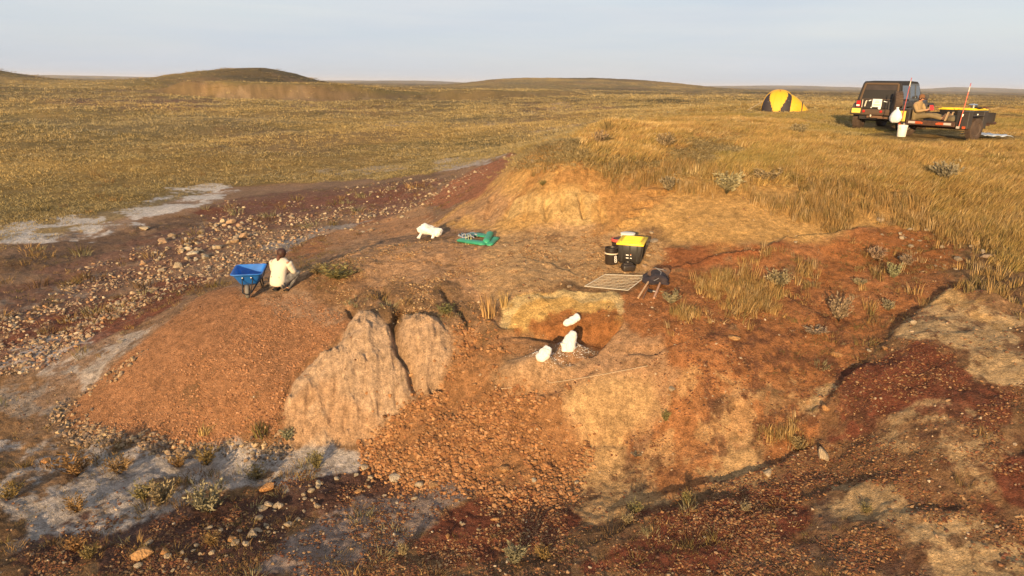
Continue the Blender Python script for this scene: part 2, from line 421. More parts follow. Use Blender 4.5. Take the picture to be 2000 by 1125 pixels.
# ------------------------------------------------------------------ what the ground is made of
C_GRASS = (.20, .125, .042); C_OLIVE = (.135, .098, .034); C_TAN = (.47, .285, .13); C_PINK = (.40, .225, .115)
C_ORANGE = (.31, .15, .072); C_RUST = (.34, .135, .05); C_RED = (.165, .050, .028); C_SALT = (.44, .375, .325)
C_OCHRE = (.50, .285, .098); C_MAUVE = (.24, .145, .088); C_LITTER = (.22, .115, .055); C_DARK = (.085, .050, .034)
C_PALE = (.46, .30, .15); C_GREY = (.30, .265, .235); C_HAY = (.34, .225, .085)
def RG(pix, col, op=1.0, feather=.3, warp=.4, wf=.9, br=0.0, bf=3.0, seed=1): return (Region(pix, feather * .35, warp * 1.25, wf, seed), col, op, br, bf)
PAINT = [
 # bare belt in the valley and round the pile
 RG([(0,478),(150,455),(420,368),(560,352),(700,345),(860,335),(1000,305),(1000,440),(850,450),(640,520),(430,565),(150,780),(120,850),(0,880)], C_MAUVE, .9, .8, .9, .5, .25, 1.5, 2),
 RG([(0,480),(150,470),(280,440),(420,400),(560,370),(840,340),(860,360),(700,400),(560,420),(380,450),(200,500),(0,530)], C_DARK, .55, .8, .8, .6, .5, 1.2, 3),
 RG([(380,410),(560,385),(800,362),(830,395),(700,400),(560,410),(420,425)], C_RED, .75, .6, .6, .7, .3, 1.5, 4),
 RG([(0,640),(150,600),(300,560),(420,540),(300,610),(150,680),(0,700)], C_RED, .8, .5, .6, .8, .3, 1.6, 5),
 RG([(560,480),(700,430),(850,410),(860,440),(700,470),(590,510)], C_RUST, .6, .4, .4, 1, .2, 2, 6),
 RG([(0,600),(150,520),(280,470),(430,430),(330,500),(200,560),(60,620)], C_GREY, .35, .6, .6, .8, .5, 1.2, 7),
 RG([(0,560),(120,520),(260,470),(420,430),(600,405),(700,415),(560,450),(420,480),(300,540),(150,610),(0,650)], (.17,.085,.055), .85, .6, .7, .8, .45, 1.3, 50),
 RG([(430,395),(560,372),(850,345),(870,380),(760,420),(600,420),(430,440)], (.17,.080,.055), .7, .6, .7, .8, .4, 1.0, 51),
 # salt
 RG([(0,440),(90,430),(250,402),(330,366),(435,358),(395,405),(310,425),(190,462),(90,468),(0,472)], (.52,.46,.41), .95, .35, 1.0, .55, .74, .7, 8),
 RG([(860,312),(960,300),(990,318),(900,332),(840,330)], C_SALT, .7, .4, 1.2, .5, .6, .4, 9),
 RG([(640,330),(780,318),(800,326),(680,340)], C_SALT, .5, .4, 1.2, .5, .6, .4, 9),
 RG([(0,690),(120,650),(300,640),(420,590),(440,600),(290,680),(180,720),(0,760)], C_SALT, .75, .25, .5, 1, .78, 1.1, 10),
 RG([(0,760),(140,720),(240,690),(220,730),(150,800),(120,850),(0,870)], C_GREY, .6, .3, .5, 1, .5, 1, 11),
 RG([(0,860),(150,850),(300,872),(560,866),(720,880),(710,915),(620,935),(460,960),(320,1010),(150,1050),(0,1085)], C_SALT, .9, .25, .4, 1, .36, 1.3, 12),
 RG([(520,480),(640,440),(740,425),(620,460),(560,490)], C_GREY, .7, .3, .3, 1, .4, 1, 12),
 # foreground reds and greys
 RG([(0,1085),(150,1035),(330,1000),(460,955),(620,928),(720,910),(900,935),(1000,950),(820,970),(640,1010),(520,1080),(480,1125),(0,1125)], (.095,.046,.034), .93, .2, .35, 1.3, .15, 2, 13),
 RG([(470,1125),(520,1070),(620,1005),(780,965),(900,962),(860,1010),(800,1080),(740,1125)], (.27,.20,.165), .9, .25, .3, 1.2, .2, 2, 14),
 RG([(820,1125),(850,1040),(930,985),(1050,950),(1150,965),(1180,1000),(1130,1040),(1000,1090),(900,1125)], C_RED, .92, .3, .35, 1.2, .2, 2, 15),
 RG([(780,1100),(860,1020),(930,990),(900,1040),(850,1110),(1000,1100),(1150,1030),(1200,1010),(1180,1060),(1050,1125),(780,1125)], C_DARK, .5, .3, .4, 1.2, .6, 2, 16),
 RG([(1040,945),(1140,870),(1250,855),(1300,870),(1400,840),(1460,880),(1490,922),(1400,945),(1250,985),(1180,1005),(1120,975)], C_TAN, .9, .25, .3, 1.2, .2, 3, 17),
 # right hillside
 RG([(1215,565),(1330,535),(1560,475),(1720,450),(1840,460),(1870,560),(1760,640),(1660,760),(1600,800),(1520,900),(1440,930),(1330,960),(1260,860),(1290,760),(1220,640)], C_RUST, .85, .4, .5, .9, .25, 1.6, 18),
 RG([(1560,480),(1700,452),(1840,460),(1860,510),(1760,545),(1620,540)], (.30,.115,.038), .8, .4, .5, .9, .2, 2, 19),
 RG([(1235,545),(1310,488),(1420,452),(1440,482),(1560,470),(1420,512),(1300,540)], (.29,.10,.036), .9, .25, .25, 1.3, .1, 2, 20),
 RG([(1280,480),(1340,430),(1440,395),(1430,440),(1330,480)], C_PALE, .75, .3, .3, 1.2, .3, 2, 21),
 RG([(1280,860),(1330,760),(1420,720),(1560,730),(1560,830),(1450,900),(1330,930)], C_TAN, .6, .4, .5, 1.4, .75, 2.6, 22),
 RG([(1520,900),(1600,810),(1680,720),(1780,660),(2000,620),(2000,1125),(1500,1125),(1480,1000)], C_LITTER, .9, .3, .3, 1, .2, 2, 23),
 RG([(1640,800),(1700,705),(1790,672),(1900,730),(2000,765),(2000,960),(1940,900),(1840,830),(1740,850),(1680,880),(1600,880)], C_RED, .9, .25, .45, 1.2, .4, 2.2, 24),
 RG([(1745,665),(1850,580),(1930,600),(2000,625),(2000,745),(1920,735),(1830,690)], C_PALE, .95, .15, .2, 1.4, .15, 2, 25),
 RG([(1850,590),(1920,600),(2000,640),(2000,690),(1930,650),(1870,620)], C_OCHRE, .5, .2, .3, 1.4, .3, 2, 26),
 RG([(1555,800),(1590,745),(1640,740),(1605,820),(1580,845)], C_PALE, .9, .12, .12, 2, .1, 3, 27),
 RG([(1700,830),(1800,790),(1950,850),(1900,930),(1780,900),(1720,880)], C_PALE, .7, .25, .4, 1.5, .8, 3, 28),
 RG([(1590,975),(1650,945),(1740,955),(1790,1010),(1900,1060),(2000,1085),(2000,1125),(1840,1125),(1720,1070),(1640,1010)], C_PALE, .9, .2, .3, 1.4, .35, 2.5, 29),
 RG([(1130,1125),(1180,1060),(1260,1010),(1450,965),(1560,950),(1580,1010),(1520,1080),(1440,1125)], C_RED, .95, .25, .3, 1.2, .1, 2, 30),
 RG([(1400,1125),(1500,1030),(1600,1000),(1720,1080),(1800,1125)], (.13,.085,.06), .8, .3, .35, 1.2, .3, 2, 31),
 RG([(1200,440),(1230,400),(1290,350),(1335,318),(1372,290),(1420,266),(1462,264),(1445,280),(1392,302),(1345,335),(1300,372),(1262,410),(1225,445)], (.46,.285,.11), .8, .25, .25, 1.2, .3, 2, 49),
 # the dig and its surroundings
 RG([(560,545),(700,485),(840,470),(960,460),(1000,560),(980,640),(880,700),(780,620),(690,610),(560,575)], C_PINK, .9, .3, .3, 1, .15, 2, 32),
 RG([(600,540),(690,530),(720,560),(690,610),(600,590)], C_LITTER, .7, .2, .3, 1.5, .4, 2.4, 33),
 RG([(690,560),(900,560),(980,600),(960,660),(880,650),(790,610),(700,600)], (.20,.115,.058), .8, .25, .3, 1.5, .35, 2.4, 34),
 RG([(960,450),(1250,440),(1310,490),(1240,545),(1130,560),(1000,575),(940,560)], (.45,.27,.125), .9, .3, .3, 1, .25, 2.2, 35),
 RG([(830,395),(900,345),(1012,296),(1000,345),(960,382),(880,400)], (.30,.12,.06), .9, .25, .3, 1, .1, 2, 36),
 RG([(640,450),(830,400),(850,440),(760,470),(650,500)], C_PINK, .6, .3, .3, 1, .2, 2, 36),
 RG([(980,640),(1300,640),(1340,760),(1240,870),(1130,860),(1100,780),(960,740)], C_PINK, .95, .25, .25, 1.2, .1, 2, 37),
]
PAINT += [(A_CLIFF, C_OCHRE, .95, .12, 1.5),
          (Region([(850,440),(900,405),(960,370),(1000,390),(960,440)], .2, .2, 1, 40), C_PINK, .8, .1, 2),
          RG([(1020,322),(1100,330),(1250,330),(1300,360),(1260,410),(1190,440),(1140,390),(1000,385)], (.38,.185,.060), .75, .4, .5, 1, .3, 2, 41),
          RG([(1000,400),(1160,392),(1160,442),(960,440)], (.50,.32,.13), .8, .2, .2, 1.4, .1, 2, 42),
          (A_APRON, (.30,.145,.062), .95, .15, 2), (A_PLAT, (.45,.27,.14), .92, .1, 2), (A_BLOCK, C_TAN, .9, .1, 2),
          (A_SPUR, (.46,.305,.19), .97, 0, 2), (A_SPUR2, (.46,.295,.175), .97, 0, 2),
          RG([(560,800),(640,770),(740,800),(740,850),(660,866),(560,862)], C_PINK, .6, .3, .3, 1, .1, 2, 43),
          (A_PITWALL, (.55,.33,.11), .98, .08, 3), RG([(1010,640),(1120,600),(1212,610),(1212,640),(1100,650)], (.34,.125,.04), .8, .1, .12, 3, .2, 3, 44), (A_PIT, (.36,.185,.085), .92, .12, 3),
          RG([(975,640),(985,600),(1010,576),(1100,566),(1197,571),(1217,592),(1213,612),(1200,590),(1100,580),(1022,590),(1000,606),(990,640)], (.56,.40,.19), .8, .1, .06, 3, .1, 4, 52), RG([(1040,632),(1090,612),(1140,606),(1200,612),(1208,632),(1180,655),(1130,645),(1080,650)], (.26,.10,.035), .7, .12, .08, 3, .2, 4, 53),  # pale strip paints a highlight on the pit's lit rim; then the brown lower wall
          (A_PILE, C_ORANGE, .98, .10, 1.5),
          RG([(430,562),(600,580),(690,622),(640,640),(500,600)], (.33,.21,.13), .7, .2, .2, 1.5, .2, 2, 45)]
A_GRASSTOP = Region([(1010,300),(1180,240),(1300,205),(2000,170),(2000,520),(1900,470),(1800,400),(1720,372),(1560,345),(1330,335),(1300,318),(1150,318)], .3, .5, .8, 46)

BARE_DEBRIS = Region([(1280,600),(1500,540),(1800,560),(2100,560),(2100,1200),(900,1200),(1000,960),(1180,900),(1300,840)], .4, .4, 1, 47)
_BARE = None
def BARE(x, y):
    global _BARE
    if _BARE is None: _BARE = Region(BARE_PIX, .4, .5, .7, 90)
    return _BARE.mask(x, y)
BARE_PIX = [(-200,560),(0,478),(150,458),(300,405),(430,362),(560,352),(700,345),(860,335),(1000,300),(1040,318),(1150,322),(1300,322),(1330,338),(1560,352),(1720,378),(1800,405),(1900,475),(2000,500),(2300,560),(2300,1400),(-300,1400)]
A_THIN = Region([(1180,318),(1330,318),(1560,335),(1720,362),(1840,400),(1900,470),(1760,448),(1640,440),(1560,420),(1450,405),(1330,375),(1200,345)], .35, .6, .9, 48)
def ground_colour(x, y):
    r = np.hypot(x, y)
    n = fbm(x, y, .09, 5, 81); n2 = fbm(x, y, .9, 4, 82); n3 = fbm(x, y, 4.5, 3, 83)
    t = np.clip(.5 + n * 1.1 + .35 * n2, 0, 1)[:, None]
    c = np.array(C_OLIVE) * (1 - t) + np.array(C_GRASS) * t
    g1 = sstep(.05, .35, fbm(x * .45, y, .045, 5, 88, .6))[:, None] * .75
    c = c * (1 - g1) + np.array((.27, .17, .052)) * g1
    g2 = sstep(.12, .36, fbm(x * .4, y, .07, 5, 89, .6))[:, None] * .7
    c = c * (1 - g2) + np.array((.13, .095, .045)) * g2
    g3 = fbm(x, y, .017, 4, 92, .55) * sstep(30, 60, r)
    c = c * (1 + .9 * np.clip(g3, -.45, .45))[:, None]
    t2 = (sstep(.15, .5, fbm(x, y, .05, 4, 84) + .25 * n2) * .6 * sstep(30, 60, r))[:, None]
    c = c * (1 - t2) + np.array((.17, .10, .05)) * t2
    # pale and red scars far out on the range
    d, fr = L_SCARP.dist(x, y)
    aa = np.arctan2(x, y)
    sc = (sstep(.30, .55, np.exp(-((d + 1.5) / 4.6) ** 2) * ends(fr, .08) + .30 * fbm(aa * 60, d * .12, 1.0, 4, 90)) * np.where(r > 60, 1, 0) * (1 - .6 * sstep(R(-15), R(-7), aa)) * (.62 + .38 * sstep(-.15, .1, fbm(aa * 14, d * .03, 1.0, 3, 95))))[:, None]
    fan = np.zeros(len(x))
    for fpx, fw in ((478, .016), (509, .010), (612, .021), (735, .008)):
        a0 = math.atan((fpx - 1000) / FPX / math.cos(PITCH)); fan = np.maximum(fan, sstep(0, .35, 1 - np.abs(aa - a0 + .004 * fbm(aa * 90, d * .2, 1.0, 3, 93)) / (fw * np.clip((3.5 - d) / 6, .02, 1.2))) * sstep(4, 2, d))
    scc = np.array((.190, .115, .058)) * (1 + .6 * fbm(aa * 150, d * .15, 1.0, 4, 94))[:, None] + fan[:, None] * np.array((.12, .082, .052)) + 0 * (.17 * sstep(-.1, .5, fbm(aa * 40, d * .16, 1.0, 4, 85)) - .03 + .05 * fbm(aa * 200, d * .1, 1.0, 3, 91))[:, None] * np.array((1.1, .8, .55))
    c = c * (1 - sc * .9) + scc * sc * .9
    for px, py, w, h, col in [(690,212,90,7,C_LITTER),(230,200,90,6,(.16,.08,.05)),(1060,212,70,13,(.20,.10,.055)),(1020,214,30,8,(.10,.07,.045)),(1085,207,24,5,(.42,.29,.19)),(1160,212,50,10,(.27,.15,.07)),(780,245,60,4,(.34,.25,.18)),(960,240,60,4,(.3,.22,.16)),(1130,245,110,7,(.30,.20,.12)),(300,204,80,7,(.15,.08,.05)),(500,232,40,3,(.34,.27,.22)),(620,205,50,5,(.2,.12,.07))]:  # the small dark patch in the gully scar is its shadow, painted in
        cx, cy, cz = cast([px], [py], base_height)
        rr = float(np.hypot(cx[0], cy[0])); dr = rr * rr / (CAM_Z * FPX * .6) * h; dw = rr / FPX * w
        a = np.arctan2(cx[0], cy[0]); u = ((np.arctan2(x, y) - a) * rr / dw) ** 2 + ((r - rr) / dr) ** 2
        m = (np.exp(-u) * np.clip(.8 + 1.2 * n2, 0, 1))[:, None]
        c = c * (1 - m) + np.array(col) * m
    bb = BARE(x, y)[:, None] * .92
    c = c * (1 - bb) + np.array((.225, .125, .062)) * (1 + .25 * n2)[:, None] * bb
    for reg, col, op, br, bf in PAINT:
        m = reg.mask(x, y)
        k = m > .002
        if not k.any(): continue
        mm = m[k] * op
        if br:
            nb = fbm(x[k], y[k], bf, 6, reg.seed + 200, .66); th = -.60 + .80 * br
            mm = mm * (.12 + .88 * sstep(th - .09, th + .09, nb))
        mm = mm[:, None]
        c[k] = c[k] * (1 - mm) + np.array(col) * mm
    m = A_THIN.mask(x, y)[:, None] * .5
    c = c * (1 - m) + np.array((.40, .235, .08)) * m
    m = A_GRASSTOP.mask(x, y)[:, None] * .9
    c = c * (1 - m) + (np.array((.20, .125, .042)) * (1 + .5 * n2)[:, None]) * m
    nf = fbm(x, y, 11.0, 3, 86); near_ = 1 - sstep(18, 40, r)
    cl_ = 1 - .75 * np.maximum(A_SPUR.mask(x, y), A_SPUR2.mask(x, y))
    c = c * (1 + (.16 * n2 + .16 * n3 + .24 * nf * near_) * cl_)[:, None]
    deb = BARE_DEBRIS.mask(x, y) * sstep(.10, .34, fbm(x, y, 3.2, 6, 87, .72)) * .72
    c = c * (1 - deb[:, None]) + np.array((.105, .046, .028)) * deb[:, None]
    return np.clip(c, .01, .8)

# ------------------------------------------------------------------ materials
MATS = {}
def mat(name, col, rough=.7, metal=0., spec=.4, noise=0., nscale=8., bump_d=0., bscale=40., **kw):
    if name in MATS: return MATS[name]
    m = bpy.data.materials.new(name); m.use_nodes = True
    t = m.node_tree; b = t.nodes['Principled BSDF']
    b.inputs['Base Color'].default_value = (*col, 1); b.inputs['Roughness'].default_value = rough
    b.inputs['Metallic'].default_value = metal; b.inputs['Specular IOR Level'].default_value = spec
    for k, v in kw.items(): b.inputs[k.replace('_', ' ')].default_value = v
    if noise or bump_d:
        tc = t.nodes.new('ShaderNodeTexCoord')
        if noise:
            n = t.nodes.new('ShaderNodeTexNoise'); n.inputs['Scale'].default_value = nscale; n.inputs['Detail'].default_value = 6
            mr = t.nodes.new('ShaderNodeMapRange'); mr.inputs['From Min'].default_value = .3; mr.inputs['From Max'].default_value = .7
            mr.inputs['To Min'].default_value = 1 - noise; mr.inputs['To Max'].default_value = 1 + noise
            mx = t.nodes.new('ShaderNodeMixRGB'); mx.blend_type = 'MULTIPLY'; mx.inputs['Fac'].default_value = 1
            mx.inputs['Color1'].default_value = (*col, 1)
            t.links.new(tc.outputs['Object'], n.inputs['Vector']); t.links.new(n.outputs['Fac'], mr.inputs['Value'])
            t.links.new(mr.outputs['Result'], mx.inputs['Color2']); t.links.new(mx.outputs['Color'], b.inputs['Base Color'])
        if bump_d:
            n2 = t.nodes.new('ShaderNodeTexNoise'); n2.inputs['Scale'].default_value = bscale; n2.inputs['Detail'].default_value = 4
            bp = t.nodes.new('ShaderNodeBump'); bp.inputs['Strength'].default_value = 1; bp.inputs['Distance'].default_value = bump_d
            t.links.new(tc.outputs['Object'], n2.inputs['Vector']); t.links.new(n2.outputs['Fac'], bp.inputs['Height'])
            t.links.new(bp.outputs['Normal'], b.inputs['Normal'])
    MATS[name] = m
    return m

def ground_material():
    m = bpy.data.materials.new('ground_soil'); m.use_nodes = True
    t = m.node_tree; b = t.nodes['Principled BSDF']; N = t.nodes.new; L = t.links.new
    b.inputs['Roughness'].default_value = .95; b.inputs['Specular IOR Level'].default_value = .1
    at = N('ShaderNodeAttribute'); at.attribute_name = 'soil'
    tc = N('ShaderNodeTexCoord')
    def noise(scale, detail, rough=.6):
        n = N('ShaderNodeTexNoise'); n.inputs['Scale'].default_value = scale; n.inputs['Detail'].default_value = detail; n.inputs['Roughness'].default_value = rough
        L(tc.outputs['Object'], n.inputs['Vector']); return n
    def rng_(n, a, b_, lo, hi):
        r = N('ShaderNodeMapRange'); r.inputs['From Min'].default_value = a; r.inputs['From Max'].default_value = b_
        r.inputs['To Min'].default_value = lo; r.inputs['To Max'].default_value = hi; L(n, r.inputs['Value']); return r.outputs['Result']
    n1 = noise(9.0, 8, .7); n2 = noise(45.0, 5, .7)
    f1 = rng_(n1.outputs['Fac'],   .34, .66, .62, 1.38); f2 = rng_(n2.outputs['Fac'], .32, .68, .62, 1.38)
    mu = N('ShaderNodeMath'); mu.operation = 'MULTIPLY'; L(f1, mu.inputs[0]); L(f2, mu.inputs[1])
    mx = N('ShaderNodeMixRGB'); mx.blend_type = 'MULTIPLY'; mx.inputs['Fac'].default_value = 1
    L(at.outputs['Color'], mx.inputs['Color1']); L(mu.outputs[0], mx.inputs['Color2'])
    # pebbles: pale and dark specks
    vo = N('ShaderNodeTexVoronoi'); vo.inputs['Scale'].default_value = 26; L(tc.outputs['Object'], vo.inputs['Vector'])
    sp = rng_(vo.outputs['Distance'], .10, .22, 1, 0)
    sepr = N('ShaderNodeSeparateColor'); L(vo.outputs['Color'], sepr.inputs['Color'])
    thr = rng_(sepr.outputs['Red'], .72, .75, 0, 1)
    m2 = N('ShaderNodeMath'); m2.operation = 'MULTIPLY'; L(sp, m2.inputs[0]); L(thr, m2.inputs[1])
    m3 = N('ShaderNodeMath'); m3.operation = 'MULTIPLY'; L(m2.outputs[0], m3.inputs[0]); m3.inputs[1].default_value = .55
    pc = N('ShaderNodeMixRGB'); pc.inputs['Color1'].default_value = (.08, .05, .035, 1); pc.inputs['Color2'].default_value = (.42, .33, .24, 1)
    L(sepr.outputs['Green'], pc.inputs['Fac'])
    mx2 = N('ShaderNodeMixRGB'); L(m3.outputs[0], mx2.inputs['Fac']); L(mx.outputs['Color'], mx2.inputs['Color1']); L(pc.outputs['Color'], mx2.inputs['Color2'])
    L(mx2.outputs['Color'], b.inputs['Base Color'])
    n3 = noise(24.0, 6, .75)
    bp = N('ShaderNodeBump'); bp.inputs['Strength'].default_value = 1.0; bp.inputs['Distance'].default_value = .065
    L(n3.outputs['Fac'], bp.inputs['Height'])
    bp2 = N('ShaderNodeBump'); bp2.inputs['Strength'].default_value = .7; bp2.inputs['Distance'].default_value = .02
    L(sp, bp2.inputs['Height']); L(bp.outputs['Normal'], bp2.inputs['Normal'])
    L(bp2.outputs['Normal'], b.inputs['Normal'])
    return m

# ------------------------------------------------------------------ the ground: one sheet, finer towards the dig
def make_ground():
    az = np.concatenate([np.linspace(-180, -46, 34, endpoint=False), np.linspace(-46, -41, 20, endpoint=False),
                         np.linspace(-41, 41, 801), np.linspace(41, 46, 21)[1:], np.linspace(46, 180, 35)[1:-1]])
    rs = np.concatenate([np.geomspace(1.0, 5.6, 40, endpoint=False), np.geomspace(5.6, 19, 440, endpoint=False),
                         np.geomspace(19, 60, 190, endpoint=False), np.geomspace(60, 600, 150, endpoint=False), np.geomspace(600, 7000, 40)])
    na, nr = len(az), len(rs)
    A, RR = np.meshgrid(np.radians(az), rs, indexing='xy')       # rows: radius
    x = (RR * np.sin(A)).ravel(); y = (RR * np.cos(A)).ravel()
    z = height(x, y)
    co = np.stack([x, y, z], 1)
    global _GA, _GR, _GZ
    _GA, _GR, _GZ = np.radians(az), np.log(rs), z.reshape(nr, na)
    z0 = float(height(np.array([0.]), np.array([.3]))[0])
    co = np.vstack([co, [[0, 0, z0]]]).astype(np.float32)
    i = np.arange(nr - 1)[:, None] * na; j = np.arange(na)[None]; jn = (j + 1) % na
    quads = np.stack([i + j, i + na + j, i + na + jn, i + jn], -1).reshape(-1, 4)[:, ::-1]
    c = np.full(na, nr * na); tri = np.stack([c, np.arange(na), (np.arange(na) + 1) % na], 1)[:, ::-1]
    me = bpy.data.meshes.new('ground')
    nq, nt = len(quads), len(tri)
    me.vertices.add(len(co)); me.vertices.foreach_set('co', co.ravel())
    me.loops.add(nq * 4 + nt * 3); me.loops.foreach_set('vertex_index', np.concatenate([quads.ravel(), tri.ravel()]).astype(np.int32))
    me.polygons.add(nq + nt)
    me.polygons.foreach_set('loop_start', np.concatenate([np.arange(nq) * 4, nq * 4 + np.arange(nt) * 3]).astype(np.int32))
    me.polygons.foreach_set('use_smooth', np.ones(nq + nt, bool))
    me.update(calc_edges=True)
    col = np.ones((len(co), 4), np.float32)
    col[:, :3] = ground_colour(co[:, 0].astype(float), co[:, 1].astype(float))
    a = me.color_attributes.new('soil', 'FLOAT_COLOR', 'POINT'); a.data.foreach_set('color', col.ravel())
    me.materials.append(ground_material())
    o = bpy.data.objects.new('ground', me); COL.objects.link(o); o['kind'] = 'structure'
    o['label'] = 'dry prairie ground with bare clay banks and pale salt flats'
    return o
def fast_height(x, y):
    """height of the finished ground sheet between its own points"""
    a = np.arctan2(x, y); l = np.log(np.maximum(np.hypot(x, y), 1.001))
    i = np.clip(np.searchsorted(_GA, a) - 1, 0, len(_GA) - 2); j = np.clip(np.searchsorted(_GR, l) - 1, 0, len(_GR) - 2)
    u = np.clip((a - _GA[i]) / (_GA[i + 1] - _GA[i]), 0, 1); v = np.clip((l - _GR[j]) / (_GR[j + 1] - _GR[j]), 0, 1)
    return (_GZ[j, i] * (1 - u) + _GZ[j, i + 1] * u) * (1 - v) + (_GZ[j + 1, i] * (1 - u) + _GZ[j + 1, i + 1] * u) * v
import time as _time
_t0 = _time.time()
ground = make_ground()
print('ground', _time.time() - _t0)

def make_haze():
    b = bpy.data.meshes.new('haze'); bm = bmesh.new(); bmesh.ops.create_cube(bm, size=1.0)
    for v in bm.verts: v.co = Vector((v.co.x * 14400, v.co.y * 14400, 12.0 + v.co.z * 32.0))
    bm.to_mesh(b); bm.free()
    m = bpy.data.materials.new('thin_haze'); m.use_nodes = True; t = m.node_tree; t.nodes.remove(t.nodes['Principled BSDF'])
    pv = t.nodes.new('ShaderNodeVolumePrincipled'); pv.inputs['Color'].default_value = (.80, .80, .88, 1); pv.inputs['Density'].default_value = 1.6e-4
    t.links.new(pv.outputs[0], t.nodes['Material Output'].inputs['Volume'])
    b.materials.append(m); o = bpy.data.objects.new('haze', b); COL.objects.link(o); o['kind'] = 'stuff'; o['label'] = 'thin evening haze over the far prairie'
make_haze()
# ------------------------------------------------------------------ mesh builder
class MB:
    def __init__(self): self.bm = bmesh.new()
    def _v(self, pts): return [self.bm.verts.new(p) for p in pts]
    def _f(self, vs):
        try: return self.bm.faces.new(vs)
        except ValueError: return None
    def box(self, c, s, rot=None, bev=0., seg=1, taper=None):
        r = bmesh.ops.create_cube(self.bm, size=1.0); vs = r['verts']
        for v in vs:
            if taper and v.co.z < 0: v.co.x *= taper[0]; v.co.y *= taper[1]
            v.co = Vector((v.co.x * s[0], v.co.y * s[1], v.co.z * s[2]))
        if bev:
            es = list({e for v in vs for e in v.link_edges})
            rr = bmesh.ops.bevel(self.bm, geom=es, offset=bev, segments=seg, affect='EDGES', profile=.5)
            vs = list({v for f in rr['faces'] for v in f.verts} | {v for v in vs if v.is_valid})
        M = Matrix.Translation(c) @ (rot.to_matrix().to_4x4() if isinstance(rot, Euler) else (rot or Matrix.Identity(4)))
        bmesh.ops.transform(self.bm, matrix=M, verts=[v for v in vs if v.is_valid]); return self
    def ring(self, c, n, ax, r, k, r2=None):
        z = Vector(ax).normalized(); u = z.orthogonal().normalized(); v = z.cross(u)
        if abs(z.z) < .9: u = z.cross(Vector((0, 0, 1))).normalized(); v = u.cross(z)
        return self._v([Vector(c) + u * (r * math.cos(2 * math.pi * i / k)) + v * ((r2 or r) * math.sin(2 * math.pi * i / k)) for i in range(k)])
    def tube(self, path, r, k=6, caps=True):
        path = [Vector(p) for p in path]; rs = r if isinstance(r, (list, tuple)) else [r] * len(path); prev = None
        ref = None
        for i, p in enumerate(path):
            d = (path[min(i + 1, len(path) - 1)] - path[max(i - 1, 0)]).normalized()
            if ref is None: ref = d.orthogonal().normalized()
            ref = (ref - d * ref.dot(d)).normalized(); w = d.cross(ref)
            cur = self._v([p + ref * (rs[i] * math.cos(2 * math.pi * j / k)) + w * (rs[i] * math.sin(2 * math.pi * j / k)) for j in range(k)])
            if prev:
                for j in range(k): self._f([prev[j], prev[(j + 1) % k], cur[(j + 1) % k], cur[j]])
            elif caps: self._f(cur[::-1])
            prev = cur
        if caps: self._f(prev)
        return self
    def lathe(self, prof, c=(0, 0, 0), k=20, axis='Z', sx=1., sy=1.):
        prev = None
        for r, h in prof:
            pts = []
            for j in range(k):
                a = 2 * math.pi * j / k; p = Vector((r * math.cos(a) * sx, r * math.sin(a) * sy, h))
                if axis == 'X': p = Vector((p.z, p.x, p.y))
                if axis == 'Y': p = Vector((p.x, p.z, -p.y))
                pts.append(p + Vector(c))
            cur = self._v(pts)
            if prev:
                for j in range(k): self._f([prev[j], prev[(j + 1) % k], cur[(j + 1) % k], cur[j]])
            else: self._f(cur[::-1])
            prev = cur
        self._f(prev); return self
    def loft(self, secs, closed=True, caps=True):
        prev = None
        for s in secs:
            cur = self._v(s); k = len(cur)
            if prev:
                for j in range(k if closed else k - 1): self._f([prev[j], prev[(j + 1) % k], cur[(j + 1) % k], cur[j]])
            elif caps: self._f(cur[::-1])
            prev = cur
        if caps: self._f(prev)
        return self
    def prism(self, poly, axis, a, b):
        def P(u, v, t): return {'X': (t, u, v), 'Y': (u, t, v), 'Z': (u, v, t)}[axis]
        return self.loft([[P(u, v, a) for u, v in poly], [P(u, v, b) for u, v in poly]])
    def build(self, name, m, parent=None, smooth=None, loc=None, rot=None):
        bm = self.bm
        bmesh.ops.remove_doubles(bm, verts=bm.verts, dist=1e-5)
        bmesh.ops.recalc_face_normals(bm, faces=bm.faces)
        me = bpy.data.meshes.new(name); bm.to_mesh(me); bm.free()
        if m: me.materials.append(m)
        if smooth is not None:
            me.polygons.foreach_set('use_smooth', [True] * len(me.polygons))
            try: me.set_sharp_from_angle(angle=R(smooth))
            except Exception: pass
        o = bpy.data.objects.new(name, me); COL.objects.link(o)
        if parent is not None: o.parent = parent
        if loc is not None: o.location = loc
        if rot is not None: o.rotation_euler = rot
        return o

def tag(o, label=None, cat=None, group=None, kind=None):
    for k, v in (('label', label), ('category', cat), ('group', group), ('kind', kind)):
        if v: o[k] = v
    return o
def empty(name, loc, rz=0., label=None, cat=None, group=None):
    o = bpy.data.objects.new(name, None); COL.objects.link(o); o.empty_display_size = .1
    o.location = loc; o.rotation_euler = (0, 0, rz)
    return tag(o, label, cat, group)
def spot(px, py):
    x, y, z = cast([px], [py], fast_height)
    return Vector((float(x[0]), float(y[0]), float(z[0])))
def on_ground(px, dist):
    d = ray([px], [255])[0]; a = math.atan2(d[0], d[1]); x, y = dist * math.sin(a), dist * math.cos(a)
    return Vector((x, y, hz(x, y)))
def hz(x, y): return float(fast_height(np.array([float(x)]), np.array([float(y)]))[0])

